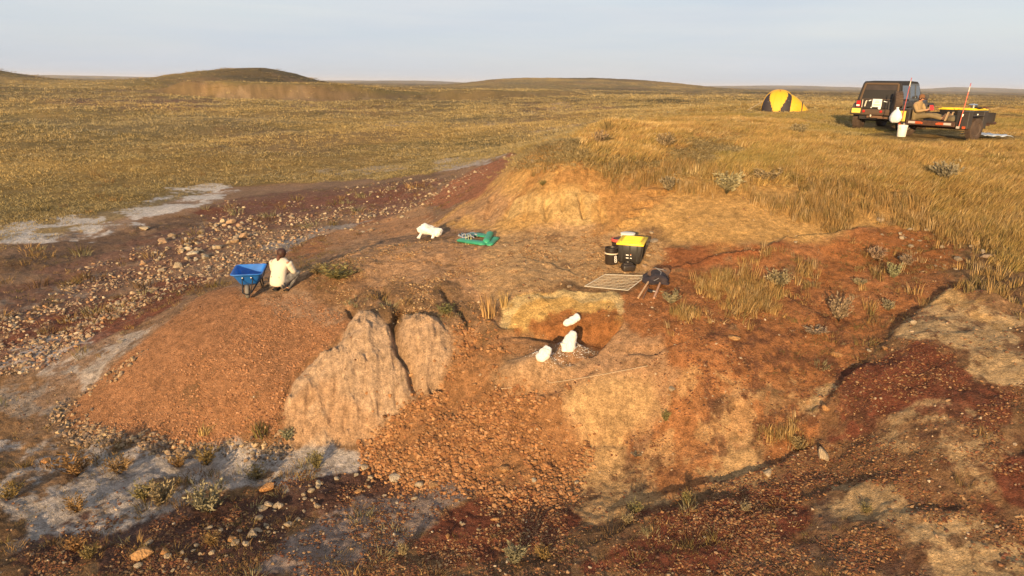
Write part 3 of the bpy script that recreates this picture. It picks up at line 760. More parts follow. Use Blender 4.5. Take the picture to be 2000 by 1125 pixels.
# ------------------------------------------------------------------ scattered stuff by geometry nodes
def scatter(name, sources, P, rot, size, tint, pick, label):
    """one object: its own small shapes set out on points of the ground"""
    me = bpy.data.meshes.new(name); n = len(P)
    me.vertices.add(n); me.vertices.foreach_set('co', np.asarray(P, np.float32).ravel())
    for an, ty, arr, key in (('turn', 'FLOAT_VECTOR', rot, 'vector'), ('size', 'FLOAT_VECTOR', size, 'vector'), ('tint', 'FLOAT_VECTOR', tint, 'vector'), ('pick', 'INT', pick, 'value')):
        a = me.attributes.new(an, ty, 'POINT'); a.data.foreach_set(key, np.ascontiguousarray(arr, np.int32 if ty == 'INT' else np.float32).ravel())
    o = bpy.data.objects.new(name, me); COL.objects.link(o)
    tag(o, label, kind='stuff')
    g = bpy.data.node_groups.new(name, 'GeometryNodeTree')
    g.interface.new_socket('Geometry', in_out='INPUT', socket_type='NodeSocketGeometry')
    g.interface.new_socket('Geometry', in_out='OUTPUT', socket_type='NodeSocketGeometry')
    N = g.nodes.new; L = g.links.new
    gi = N('NodeGroupInput'); go = N('NodeGroupOutput')
    g2i = N('GeometryNodeGeometryToInstance')
    for s in sources[::-1]:
        oi = N('GeometryNodeObjectInfo'); oi.inputs['Object'].default_value = s; oi.inputs['As Instance'].default_value = False
        gg = N('GeometryNodeGeometryToInstance'); L(oi.outputs['Geometry'], gg.inputs[0])
        if 'jn' not in locals(): jn = N('GeometryNodeJoinGeometry')
        L(gg.outputs[0], jn.inputs[0])
    iop = N('GeometryNodeInstanceOnPoints')
    def attr(nm, ty):
        a = N('GeometryNodeInputNamedAttribute'); a.data_type = ty; a.inputs['Name'].default_value = nm
        return a.outputs['Attribute']
    mp = N('GeometryNodeMeshToPoints'); L(gi.outputs[0], mp.inputs['Mesh'])
    L(mp.outputs[0], iop.inputs['Points']); L(jn.outputs[0], iop.inputs['Instance']); iop.inputs['Pick Instance'].default_value = True
    L(attr('pick', 'INT'), iop.inputs['Instance Index'])
    e2r = N('FunctionNodeEulerToRotation'); L(attr('turn', 'FLOAT_VECTOR'), e2r.inputs[0]); L(e2r.outputs[0], iop.inputs['Rotation'])
    L(attr('size', 'FLOAT_VECTOR'), iop.inputs['Scale'])
    L(iop.outputs[0], go.inputs[0])
    md = o.modifiers.new('scatter', 'NODES'); md.node_group = g; md.show_viewport = False   # switched on again at the end, to keep the build quick
    return o

def tint_material(name, attr_type='INSTANCER', rough=.9, var=.25, trans=0.):
    m = bpy.data.materials.new(name); m.use_nodes = True
    t = m.node_tree; b = t.nodes['Principled BSDF']; b.inputs['Roughness'].default_value = rough; b.inputs['Specular IOR Level'].default_value = .12
    a = t.nodes.new('ShaderNodeAttribute'); a.attribute_type = attr_type; a.attribute_name = 'tint'
    va = t.nodes.new('ShaderNodeAttribute'); va.attribute_type = 'GEOMETRY'; va.attribute_name = 'shade'
    mx = t.nodes.new('ShaderNodeMixRGB'); mx.blend_type = 'MULTIPLY'; mx.inputs['Fac'].default_value = 1
    t.links.new(a.outputs['Color'], mx.inputs['Color1']); t.links.new(va.outputs['Color'], mx.inputs['Color2'])
    t.links.new(mx.outputs['Color'], b.inputs['Base Color'])
    if trans:
        tr = t.nodes.new('ShaderNodeBsdfTranslucent'); t.links.new(mx.outputs['Color'], tr.inputs['Color'])
        ms = t.nodes.new('ShaderNodeMixShader'); ms.inputs[0].default_value = trans
        t.links.new(b.outputs[0], ms.inputs[1]); t.links.new(tr.outputs[0], ms.inputs[2])
        t.links.new(ms.outputs[0], t.nodes['Material Output'].inputs['Surface'])
    return m

M_BLADE = tint_material('dry_grass_blades', trans=.15)
M_CLOD = tint_material('earth_clods')

def raw_mesh(name, V, F, shade, m):
    me = bpy.data.meshes.new(name); me.from_pydata(V, [], F); me.update()
    c = np.ones((len(V), 4), np.float32); c[:, :3] = np.asarray(shade, np.float32).reshape(-1, 1) if np.ndim(shade) == 1 else shade
    a = me.color_attributes.new('shade', 'FLOAT_COLOR', 'POINT'); a.data.foreach_set('color', c.ravel())
    me.materials.append(m)
    return bpy.data.objects.new(name, me)

def tuft(name, blades, h, rad, w, lean=(.25, .05), spread=.35, seed=0, m=None, hvar=.5, seg=3):
    """a clump of bent tapering blades, unit sized where h=1"""
    rg = random.Random(seed); V = []; F = []; S = []
    for b in range(blades):
        a = rg.uniform(0, 6.283); q = rad * math.sqrt(rg.random()); bx, by = q * math.cos(a), q * math.sin(a)
        hh = h * rg.uniform(1 - hvar, 1.05); a2 = rg.uniform(0, 6.283); out = spread * rg.uniform(.2, 1)
        tx = lean[0] * rg.uniform(.4, 1.6) + out * math.cos(a) * .8 + .2 * out * math.cos(a2); ty = lean[1] + out * math.sin(a) * .8 + .2 * out * math.sin(a2)
        f = rg.uniform(0, 3.1416); wx, wy = w * math.cos(f) * .5, w * math.sin(f) * .5
        s = rg.uniform(.65, 1.3); base = len(V)
        for k in range(seg):
            u = k / seg; c = u ** 1.7
            x, y, z = bx + tx * hh * c, by + ty * hh * c, hh * (u - .12 * u * u)
            ww = 1 - .45 * u
            V += [(x - wx * ww, y - wy * ww, z), (x + wx * ww, y + wy * ww, z)]; S += [s, s]
        V.append((bx + tx * hh, by + ty * hh, hh * .88)); S.append(s * 1.05)
        for k in range(seg - 1): F.append((base + 2 * k, base + 2 * k + 1, base + 2 * k + 3, base + 2 * k + 2))
        F.append((base + 2 * seg - 2, base + 2 * seg - 1, base + 2 * seg))
    return raw_mesh(name, V, F, np.array(S), m or M_BLADE)

def lump(name, seed, sub=1, flat=.75, jag=.28, m=None):
    """an angular stone or clod of unit width"""
    bm = bmesh.new(); bmesh.ops.create_icosphere(bm, subdivisions=sub, radius=.5)
    rg = random.Random(seed)
    planes = [(Vector((rg.uniform(-1, 1), rg.uniform(-1, 1), rg.uniform(-.7, 1))).normalized(), rg.uniform(.22, .40)) for _ in range(9)]
    for v in bm.verts:
        for n, d in planes:
            e = v.co.dot(n) - d
            if e > 0: v.co -= n * e * .9
        v.co *= 1 + rg.uniform(-jag, jag) * .35
        v.co.z *= flat
    V = [tuple(v.co) for v in bm.verts]; F = [tuple(x.index for x in f.verts) for f in bm.faces]; bm.free()
    return raw_mesh(name, V, F, np.array([rg.uniform(.85, 1.15) for _ in V]), m or M_CLOD)

def screen_points(n, az0, az1, r0, r1, seed):
    """points on the ground, thinning with distance as they must to look equally dense"""
    g = np.random.default_rng(seed)
    a = np.radians(g.uniform(az0, az1, n)); r = 1 / g.uniform(1 / r1, 1 / r0, n)
    return r * np.sin(a), r * np.cos(a), g

SALT_VEG = Region([(0,470),(60,445),(250,402),(330,366),(420,362),(390,405),(310,425),(190,462)], .4, .4, .7, 91)
DIGBARE = Region([(430,562),(560,575),(700,485),(850,420),(960,375),(1020,300),(1150,330),(1300,330),(1560,352),(1720,385),(1720,445),(1560,470),(1320,530),(1290,620),(1300,760),(1240,870),(1100,940),(900,940),(700,875),(430,868),(120,850),(130,780)], .3, .3, 1, 92)

def mixcol(g, n, cols, w):
    i = g.choice(len(cols), n, p=np.array(w) / sum(w)); c = np.array(cols)[i]
    return c * g.uniform(.8, 1.25, (n, 1))

A_PATH = Region([(1310,345),(1335,318),(1372,290),(1420,264),(1465,260),(1445,282),(1392,305),(1345,338)], .3, .2, 1.2, 49)
TRODDEN = [(1715,252,2.8),(1760,268,2.4),(1830,266,2.6),(1890,266,2.2),(1670,248,2.4),(1525,218,2.4),(1400,290,1.0),(1350,310,.9)]
def make_vegetation():
    tufts = [tuft('grass', 30, 1, .5, .036, (.36, .03), .32, s) for s in range(5)]
    # long grass on the bank top and the plain round the camp
    x, y, g = screen_points(150000, -8, 42, 13.5, 110, 101)
    d = A_GRASSTOP.mask(x, y) * np.clip(.75 + .8 * fbm(x, y, .5, 4, 102), 0, 1)
    a = np.degrees(np.arctan2(x, y)); r = np.hypot(x, y)
    plain = sstep(9, 15, a - 60 / r) * (r > 17)
    d = np.maximum(d, plain * np.clip(.8 + .5 * fbm(x, y, .2, 4, 103), 0, 1))
    ac = A_CLIFF.mask(x, y); d = d * (1 - .93 * ac)
    k = g.random(len(x)) < d * .62; x, y, r = x[k], y[k], r[k]; n = len(x)
    z = fast_height(x, y)
    t = np.clip(.5 + 1.3 * fbm(x, y, .22, 4, 104) + .4 * fbm(x, y, 1.5, 3, 105), 0, 1)[:, None]
    tint = mixcol(g, n, [(.40, .25, .088), (.32, .205, .072), (.25, .185, .062), (.48, .335, .155), (.29, .16, .064)], [4, 4, 2.2, 1.6, 1.6])
    gp = sstep(.1, .4, fbm(x, y, .16, 4, 107))[:, None] * .4
    tint = tint * (1 - .55 * t) + np.array((.22, .155, .045)) * .55 * t
    tint = tint * (1 - gp) + np.array((.17, .155, .04)) * gp
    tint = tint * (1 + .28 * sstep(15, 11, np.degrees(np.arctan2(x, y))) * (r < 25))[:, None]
    pth = A_PATH.mask(x, y)
    s = g.uniform(.12, .33, n) * (1 + .5 * fbm(x, y, .6, 3, 106)) * np.clip(1.25 - r / 40, .6, 1)
    for qx, qy, qr in TRODDEN:
        c_ = cast([qx], [qy], fast_height); dd = np.hypot(x - c_[0], y - c_[1]); s = s * np.where(dd < qr,   .18 + .82 * sstep(.75, 1, dd / qr), 1)
    s = s * (1 - .6 * pth)
    w = np.clip(s * 1.0, .26, .8) * np.clip(.7 + r / 60, .8, 2.2)
    rot = np.stack([g.uniform(-.12, .12, n), g.uniform(-.15, .2, n), g.normal(0, .75, n)], 1)
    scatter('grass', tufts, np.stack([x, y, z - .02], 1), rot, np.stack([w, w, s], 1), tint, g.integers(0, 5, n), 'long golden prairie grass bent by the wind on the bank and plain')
    n_a = n
    # short grazed grass across the valley
    low = [tuft('grass', 22, 1, .8, .06, (.25, .04), .6, 20 + s, hvar=.7, seg=2) for s in range(4)]
    x, y, g = screen_points(190000, -42, 42, 17, 900, 111)
    wb = A_BAREWIDE.mask(x, y) + .55 * fbm(x, y, .45, 5, 117, .6) * (y > 15)
    d = 1 - np.where(np.degrees(np.arctan2(x, y)) < -1, np.maximum(sstep(.42, .60, wb), BARE(x, y) * sstep(.25, .45, wb)), BARE(x, y)); d = np.maximum(d * np.clip(.78 + .9 * fbm(x, y, .25, 4, 112), 0, 1), 0)
    d *= 1 - .75 * SALT_VEG.mask(x, y)
    d = d * np.where((np.hypot(x, y) < 110) & (np.degrees(np.arctan2(x, y)) > 26), 0, 1)
    sd_, sf_ = L_SCARP.dist(x, y); d = d * (1 - .9 * np.exp(-((sd_ + 1) / 5.0) ** 2) * ends(sf_, .06))
    k = g.random(len(x)) < d * .6; x, y = x[k], y[k]; n = len(x); r = np.hypot(x, y); z = fast_height(x, y)
    t = np.clip(.5 + 1.2 * fbm(x, y, .07, 4, 113) + .5 * fbm(x, y, .7, 3, 114), 0, 1)[:, None]
    tint = mixcol(g, n, [(.29, .19, .062), (.26, .175, .058), (.32, .215, .08), (.22, .155, .055), (.27, .225, .13)], [4, 4, 2, 1.6, .6])
    tint = tint * (1 - .5 * t) + np.array((.21, .16, .048)) * .5 * t
    g1 = sstep(.05, .35, fbm(x * .45, y, .045, 5, 88, .6))[:, None] * .6
    tint = tint * (1 - g1) + np.array((.36, .225, .065)) * g1
    g2 = sstep(.12, .36, fbm(x * .4, y, .07, 5, 89, .6))[:, None] * .6
    tint = tint * (1 - g2) + np.array((.165, .125, .06)) * g2
    far_ = sstep(40, 150, np.hypot(x, y))[:, None] * .5
    tint = tint * (1 - far_) + np.array((.27, .18, .06)) * far_
    s = g.uniform(.04, .15, n) * np.clip(r / 40, .8, 2.6) * (1 + .5 * fbm(x, y, .3, 3, 115)); w = g.uniform(.22, .5, n) * np.clip(r / 32, .8, 9)
    tint = tint * (1 + .75 * np.clip(fbm(x, y, .017, 4, 92, .55), -.45, .45) * sstep(30, 60, r))[:, None]
    tint = tint * .72 + tint.mean(0) * .28
    tint = np.clip(tint * np.array((1.13, 1.24, 1.65)), 0, .6)
    rot = np.stack([g.uniform(-.12, .12, n), g.uniform(-.1, .15, n), g.uniform(0, 6.28, n)], 1)
    scatter('grass', low, np.stack([x, y, z - .02], 1), rot, np.stack([w, w, s], 1), tint, g.integers(0, 4, n), 'short tawny grass covering the valley floor')
    # thin weeds and dead stalks on the bare ground
    x, y, g = screen_points(120000, -42, 42, 5.6, 36, 121)
    d = BARE(x, y) * (1 - .96 * DIGBARE.mask(x, y)) * np.clip(-.14 + 1.1 * fbm(x, y, .55, 4, 122) + .5 * fbm(x, y, 2.2, 3, 123), 0, .7) * np.clip(np.hypot(x, y) / 14, .25, 1)
    X = [x]; 
    for reg, amt, fr in VEG_PATCHES: d = np.maximum(d, reg.mask(x, y) * amt * np.clip(.5 + 1.6 * fbm(x, y, fr, 3, 125), 0, 1))
    k = g.random(len(x)) < d * .8; x, y = x[k], y[k]; n = len(x); r = np.hypot(x, y); z = fast_height(x, y)
    tint = mixcol(g, n, [(.17, .105, .045), (.13, .095, .036), (.25, .17, .07), (.11, .06, .03), (.20, .16, .09)], [4, 3, 2, 3, 1])
    s = g.uniform(.03, .12, n) * np.clip(r / 16, .6, 1.2); w = g.uniform(.07, .20, n) * np.clip(r / 16, .7, 1.4)
    rot = np.stack([g.uniform(-.2, .2, n), g.uniform(-.2, .2, n), g.uniform(0, 6.28, n)], 1)
    weeds = [tuft('weeds', 14, 1, .6, .07, (.2, .05), .8, 40 + s_, hvar=.8, seg=2) for s_ in range(4)]
    scatter('weeds', weeds, np.stack([x, y, z - .01], 1), rot, np.stack([w, w, s], 1), tint, g.integers(0, 4, n), 'sparse brown weeds and dead stalks on bare ground')
    # taller dry grass among the rust coloured slope
    x, y, g = screen_points(170000, -12, 40, 7.5, 20, 131)
    d = np.zeros(len(x))
    for reg, amt in TALL_PATCHES: d = np.maximum(d, reg.mask(x, y) * amt)
    d *= np.clip(.45 + 1.5 * fbm(x, y, 1.2, 4, 132), 0, 1)
    k = g.random(len(x)) < d * np.where(A_THIN.mask(x, y) > .2, .6, .3); x, y = x[k], y[k]; n2 = len(x); z = fast_height(x, y)
    tint = mixcol(g, n2, [(.34, .21, .080), (.27, .165, .062), (.20, .145, .055), (.36, .25, .125)], [4, 3, 2, 2])
    s = g.uniform(.08, .28, n2) * (1 + .25 * A_THIN.mask(x, y)); w = g.uniform(.10, .22, n2)
    rot = np.stack([g.uniform(-.12, .12, n2), g.uniform(-.1, .15, n2), g.uniform(0, 6.28, n2)], 1)
    thin = [tuft('grass', 14, 1, .45, .05, (.15, .02), .4, 60 + s_, hvar=.6) for s_ in range(4)]
    scatter('grass', thin, np.stack([x, y, z - .01], 1), rot, np.stack([w, w, s], 1), tint, g.integers(0, 4, n2), 'dry straw coloured grass on the rust coloured slope')
    print('veg', n_a, len(r), n, n2)

VEG_PATCHES = [(Region([(0,865),(150,855),(560,868),(720,885),(620,935),(460,985),(300,1025),(0,1085)], .3, .3, 1, 141), .2, 1.0),
               (Region([(690,560),(900,560),(980,600),(960,650),(880,650),(790,610),(700,600)], .2, .2, 1, 142), .5, 1.5),
               (Region([(590,545),(650,512),(720,530),(720,560),(640,580)], .15, .1, 1, 143), .9, 1.5),
               (Region([(1000,1125),(1100,1050),(1250,985),(1450,945),(1560,900),(1700,1125)], .3, .3, 1, 144), .10, 1.2),
               (Region([(1300,560),(1500,520),(1700,520),(1850,470),(1990,520),(1850,580),(1700,700),(1500,700),(1320,640)], .3, .3, 1, 145), .2, 1.2),
               (Region([(560,480),(700,440),(640,490),(590,530)], .3, .3, 1, 146), .5, 1.2),
               (Region([(480,830),(556,800),(560,862),(430,866)], .15, .1, 1, 147), .9, 2),
               (Region([(700,330),(1000,300),(900,340),(700,400),(400,430),(430,370)], .5, .5, .6, 148), .55, .8), (Region([(0,480),(200,480),(430,400),(700,350),(860,345),(800,400),(560,420),(380,450),(150,540),(0,600)], .6, .6, .6, 149), .5, .5)]
TALL_PATCHES = [(Region([(1322,612),(1345,565),(1420,535),(1500,505),(1570,520),(1570,570),(1500,610),(1400,620),(1310,640)], .3, .3, 1, 151), .95),
                (Region([(1820,420),(1960,470),(2000,500),(2000,600),(1880,560),(1840,490)], .4, .3, 1, 152), .7),
                (Region([(1480,850),(1560,820),(1580,870),(1520,880)], .1, .1, 1, 154), .5),
                (Region([(1690,500),(1800,490),(1810,600),(1700,620)], .3, .2, 1, 155), .3),
                (A_THIN, .95),
                (Region([(1150,318),(1300,318),(1300,345),(1150,340),(1050,340)], .3, .3, 1, 157), .8)]

A_APRONSOFT = Region([(900,640),(1010,680),(970,735),(1100,780),(1110,835),(1150,870),(1110,935),(1050,965),(900,955),(720,915),(690,870),(755,815),(840,765),(880,700)], .45, .4, 1.3, 332)
A_BAREWIDE = Region(BARE_PIX, 2.2, .8, .5, 116)
def make_low_scrub():
    def scrubby(name, seed, n, hgt):
        return tuft(name, n, 1, .75, .05, (.05, .02), 1.0, seed, None, .85, 2)
    src = [scrubby('low_scrub', 400 + k, 40, 1) for k in range(4)]
    x, y, g = screen_points(26000, -42, 42, 5.6, 60, 401); d = np.zeros(len(x)); r = np.hypot(x, y)
    for reg, amt, fr in SCRUB_AREAS: d = np.maximum(d, reg.mask(x, y) * amt * np.clip(.35 + 1.7 * fbm(x, y, fr, 3, 402), 0, 1))
    d = np.maximum(d, .05 * (1 - BARE(x, y)) * np.clip(.2 + 2.5 * fbm(x, y, .08, 3, 403), 0, 1) * (np.degrees(np.arctan2(x, y)) < 5) * 6)
    k = g.random(len(x)) < d * .35; x, y, r = x[k], y[k], r[k]; n = len(x); z = fast_height(x, y)
    tint = mixcol(g, n, [(.20, .125, .05), (.16, .115, .042), (.26, .155, .06), (.22, .19, .10), (.13, .075, .035)], [4, 3, 2, 2, 2])
    s = g.uniform(.06, .24, n) ** 1.0 * np.clip(r / 14, .75, 1.8); w = s * g.uniform(.8, 1.5, n)
    rot = np.stack([g.uniform(-.15, .15, n), g.uniform(-.15, .15, n), g.uniform(0, 6.28, n)], 1)
    scatter('low_scrub', src, np.stack([x, y, z - .02], 1), rot, np.stack([w, w, s], 1), tint, g.integers(0, 4, n), 'low brown and olive scrub dotted over the flats')
    print('low scrub', n)
SCRUB_AREAS = [(Region([(0,865),(150,855),(560,868),(720,885),(620,935),(460,985),(300,1025),(0,1085)], .3, .3, 1, 411), .8, 1.2),
    (Region([(0,640),(300,560),(430,560),(240,690),(120,850),(0,860)], .4, .4, 1, 412), .5, .9),
    (Region([(0,480),(200,480),(420,400),(840,345),(860,400),(640,440),(420,440),(200,560),(0,620)], .6, .6, 1, 413), 1.0, .6),
    (Region([(0,1090),(300,1010),(600,940),(900,960),(1200,1000),(1100,1125),(0,1125)], .3, .3, 1, 414), .22, 1.2),
    (Region([(1180,1010),(1450,940),(1650,850),(1700,950),(1560,1010),(1300,1125),(1150,1125)], .3, .3, 1, 415), .5, 1.2),
    (Region([(1350,640),(1550,560),(1850,480),(1990,540),(1800,640),(1650,760),(1480,880),(1350,800)], .4, .4, 1, 416), .30, 1.1),
    (Region([(1650,950),(2000,900),(2000,1125),(1600,1125)], .4, .4, 1, 417), .2, 1.2),
    (Region([(690,560),(900,560),(980,600),(880,650),(790,610),(700,600)], .2, .2, 1, 418), .6, 1.5)]
FORE = Region([(0,1090),(150,1040),(330,1000),(460,955),(640,925),(900,930),(1180,1000),(1180,1200),(-100,1200)], .2, .3, 1, 333)
def make_clods():
    lumps = [lump('clods', 200 + k, 1, .8, .55) for k in range(5)]
    chips = [lump('debris', 230 + k, 1, .42, .7) for k in range(5)]
    def lay(name, reg, n, az0, az1, r0, r1, s0, s1, cols, w, seed, label, power=2.2, extra=None, sink=.25, src=None):
        x, y, g = screen_points(n, az0, az1, r0, r1, seed)
        d = reg(x, y)
        k = g.random(len(x)) < d; x, y = x[k], y[k]; n = len(x); z = fast_height(x, y)
        s = s0 + (s1 - s0) * g.random(n) ** power * (np.ones(n) if extra is None else extra(x, y))
        tint = mixcol(g, n, cols, w)
        rot = np.stack([g.uniform(-.5, .5, n), g.uniform(-.5, .5, n), g.uniform(0, 6.28, n)], 1)
        sz = np.stack([s * g.uniform(.7, 1.2, n), s * g.uniform(.7, 1.2, n), s * g.uniform(.6, 1.0, n)], 1)
        scatter(name, src or lumps, np.stack([x, y, z + s * (.32 - sink)], 1), rot, sz, tint, g.integers(0, 5, n), label)
        print(name, n)
    lay('clods', lambda x, y: A_PILE.mask(x, y) * np.clip(.75 + .8 * fbm(x, y, 1.0, 4, 331), .15, 1), 60000, -36, -8, 9.5, 15, .014, .075, [(.31, .15, .072), (.26, .12, .056), (.36, .19, .10), (.19, .09, .048)], [4, 3, 2, 1.5], 301, 'loose orange earth clods of the spoil heap', 3.2, lambda x, y: np.clip(.35 + (13.6 - np.hypot(x, y)) / 3.0 + .5 * fbm(x, y, 1.2, 3, 330), .25, 1.5))
    lay('rubble', lambda x, y: A_APRONSOFT.mask(x, y) * (1 - .96 * np.maximum(np.maximum(A_SPUR.mask(x, y), A_SPUR2.mask(x, y)), np.maximum(A_PLAT.mask(x, y), A_BLOCK.mask(x, y)))) * np.clip(.6 + 1.3 * fbm(x, y, 1.3, 4, 310), .05, 1), 110000, -14, 8, 8.0, 12.5, .012, .115, [(.28, .135, .056), (.225, .10, .043), (.33, .175, .08), (.17, .08, .036)], [4, 3, 2, 1.5], 302, 'broken ochre rubble spilling below the dig', 4.6)
    edge = Region([(105,790),(170,750),(270,665),(290,680),(190,775),(175,835),(300,862),(560,868),(560,890),(300,885),(150,872),(95,840)], .12, .12, 1.5, 303)
    lay('rubble', lambda x, y: edge.mask(x, y) * np.clip(.6 + fbm(x, y, 1.4, 3, 311), 0, 1), 30000, -38, -10, 9.5, 14.5, .03, .13, [(.26, .17, .10), (.17, .12, .085), (.33, .23, .13), (.12, .085, .06)], [3, 3, 2, 2], 304, 'grey brown clods lying round the foot of the spoil heap', 2.0)
    lay('pebbles', lambda x, y: BARE(x, y) * (1 - .9 * A_PILE.mask(x, y)) * (1 - .8 * np.maximum(A_SPUR.mask(x, y), A_SPUR2.mask(x, y))) * np.clip(.25 + 1.7 * fbm(x, y, .7, 4, 312), .02, 1) * (1 - .85 * np.maximum(A_PLAT.mask(x, y), A_BLOCK.mask(x, y))), 60000, -42, 42, 5.6, 32, .008, .07,
        [(.34, .24, .15), (.26, .16, .09), (.19, .09, .045), (.38, .30, .21), (.11, .055, .035)], [1.6, 3, 4, .7, 3], 305, 'small pale and brown pebbles strewn over the bare ground', 5.5)
    PALES = [Region(q_, .15, .2, 1.4, 25) for q_ in ([(1745,665),(1850,580),(1930,600),(2100,625),(2100,745),(1920,735),(1830,690)], [(1590,975),(1650,945),(1740,955),(1790,1010),(1900,1060),(2100,1085),(2100,1160),(1840,1140),(1720,1070),(1640,1010)], [(1555,800),(1590,745),(1640,740),(1605,820),(1580,845)], [(1120,940),(1200,880),(1300,870),(1440,890),(1480,920),(1330,955),(1200,1000)], [(1700,830),(1800,800),(1920,850),(1900,920),(1780,890)])]
    def pale_(x, y):
        m = np.zeros(x.shape)
        for q_ in PALES: m = np.maximum(m, q_.mask(x, y))
        return m
    dens = lambda x, y: np.maximum(BARE_DEBRIS.mask(x, y), FORE.mask(x, y)) * (1 - .97 * np.maximum(A_APRON.mask(x, y), A_BLOCK.mask(x, y))) * (1 - .9 * pale_(x, y)) * sstep(-.12, .22, fbm(x, y, 1.7, 6, 316, .68))
    lay('debris', dens, 260000, -40, 42, 5.5, 16, .014, .06, [(.17, .070, .034), (.125, .048, .026), (.26, .13, .055), (.10, .052, .032), (.31, .185, .09)], [3.4, 3.0, 3.2, 2.0, 1.3], 317, 'dark red and brown stone chips and plant litter covering the lower slopes', 2.0, None, .22, chips)
    mid = Region([(560,545),(700,490),(850,470),(1000,450),(1180,450),(1300,490),(1240,545),(1130,562),(1000,572),(950,640),(880,650),(790,610),(690,605)], .3, .3, 1, 318)
    lay('debris', lambda x, y: mid.mask(x, y) * (1 - np.maximum(A_SPUR.mask(x, y), A_SPUR2.mask(x, y))) * sstep(-.05, .3, fbm(x, y, 1.7, 6, 319, .68)), 60000, -20, 14, 11, 17, .015, .07, [(.34, .195, .09), (.26, .135, .058), (.42, .27, .13), (.15, .08, .04)], [3, 3, 3, 1], 320, 'crumbs of clay and litter on the trampled ground round the dig', 2.6, None, .22, chips)
    rocky = Region([(0,620),(150,545),(250,490),(380,440),(560,412),(660,415),(620,470),(500,520),(380,560),(250,600),(100,700),(0,720)], .5, .6, .8, 306)
    lay('pebbles', lambda x, y: rocky.mask(x, y) * np.clip(.45 + 1.5 * fbm(x, y, .7, 4, 313), .04, 1), 34000, -40, -10, 14, 34, .03, .17, [(.30, .21, .13), (.22, .15, .10), (.36, .28, .19), (.16, .09, .06), (.36, .20, .10)], [3, 3, 1.6, 2.5, 1], 307, 'small stones packed between the boulders of the rock field', 2.6)
    band = Region([(760,355),(860,340),(1000,305),(860,400),(700,430),(560,440),(420,430),(430,395),(560,380)], .6, .6, .8, 308)
    lay('pebbles', lambda x, y: band.mask(x, y) * np.clip(.4 + 1.3 * fbm(x, y, .7, 4, 314), .03, 1), 12000, -26, 4, 18, 48, .05, .22, [(.36, .27, .17), (.25, .18, .12), (.16, .09, .06)], [3, 3, 3], 309, 'scattered stones along the red clay bands beyond the dig', 2.6)
    plaster = [(Region([(1085,695),(1095,655),(1130,655),(1150,675),(1130,698)], .14, .10, 3, 321), .38), (Region([(1030,715),(1045,690),(1080,692),(1110,710),(1070,725)], .14, .10, 3, 322), .38), (Region([(1125,660),(1155,655),(1150,675),(1125,675)], .06, .05, 3, 323), .5)]
    def pm(x, y):
        m = 0
        for reg, a in plaster: m = np.maximum(m, reg.mask(x, y) * a)
        return m
    lay('plaster_crumbs', pm, 40000, 0, 9, 9.5, 12.5, .006, .020, [(.78, .74, .68), (.62, .56, .48)], [3, 1], 324, 'white plaster crumbs spilt round the fossil jackets', 2.5, sink=.1)
_t0 = _time.time()
make_vegetation(); make_low_scrub(); make_clods()
print('scatter', _time.time() - _t0)
# ------------------------------------------------------------------ stones and bushes that can be told apart
def stone_material(name, cols, dark=.25):
    m = bpy.data.materials.new(name); m.use_nodes = True
    t = m.node_tree; b = t.nodes['Principled BSDF']; b.inputs['Roughness'].default_value = .9; b.inputs['Specular IOR Level'].default_value = .15
    oi = t.nodes.new('ShaderNodeObjectInfo'); cr = t.nodes.new('ShaderNodeValToRGB')
    while len(cr.color_ramp.elements) < len(cols): cr.color_ramp.elements.new(.5)
    for i, c in enumerate(cols):
        e = cr.color_ramp.elements[i]; e.position = i / max(1, len(cols) - 1); e.color = (*c, 1)
    t.links.new(oi.outputs['Random'], cr.inputs['Fac'])
    tc = t.nodes.new('ShaderNodeTexCoord'); n = t.nodes.new('ShaderNodeTexNoise'); n.inputs['Scale'].default_value = 3.5; n.inputs['Detail'].default_value = 8
    t.links.new(tc.outputs['Object'], n.inputs['Vector'])
    mr = t.nodes.new('ShaderNodeMapRange'); mr.inputs['From Min'].default_value = .3; mr.inputs['From Max'].default_value = .7
    mr.inputs['To Min'].default_value = 1 - dark; mr.inputs['To Max'].default_value = 1 + dark
    t.links.new(n.outputs['Fac'], mr.inputs['Value'])
    mx = t.nodes.new('ShaderNodeMixRGB'); mx.blend_type = 'MULTIPLY'; mx.inputs['Fac'].default_value = 1
    t.links.new(cr.outputs['Color'], mx.inputs['Color1']); t.links.new(mr.outputs['Result'], mx.inputs['Color2'])
    t.links.new(mx.outputs['Color'], b.inputs['Base Color'])
    bp = t.nodes.new('ShaderNodeBump'); bp.inputs['Strength'].default_value = .8; bp.inputs['Distance'].default_value = .06
    n2 = t.nodes.new('ShaderNodeTexNoise'); n2.inputs['Scale'].default_value = 9; n2.inputs['Detail'].default_value = 6
    t.links.new(tc.outputs['Object'], n2.inputs['Vector']); t.links.new(n2.outputs['Fac'], bp.inputs['Height']); t.links.new(bp.outputs['Normal'], b.inputs['Normal'])
    return m
M_STONE = stone_material('pale_limestone', [(.30, .22, .14), (.40, .31, .20), (.34, .21, .12), (.44, .37, .27), (.24, .17, .11), (.38, .27, .16)])
M_STONE_O = stone_material('orange_ironstone', [(.42, .20, .075), (.38, .21, .09)])
M_STONE_W = stone_material('white_limestone', [(.42, .32, .21), (.33, .245, .16)])
M_STONE_G = stone_material('grey_siltstone', [(.26, .20, .14), (.20, .16, .12), (.31, .24, .17)])
ROCKS = [lump('rock', 500 + k, 2, f, .22, M_STONE).data for k, f in enumerate((.7, .55, .8, .62, .9, .5, .75, .66))]
_rockcount = 0
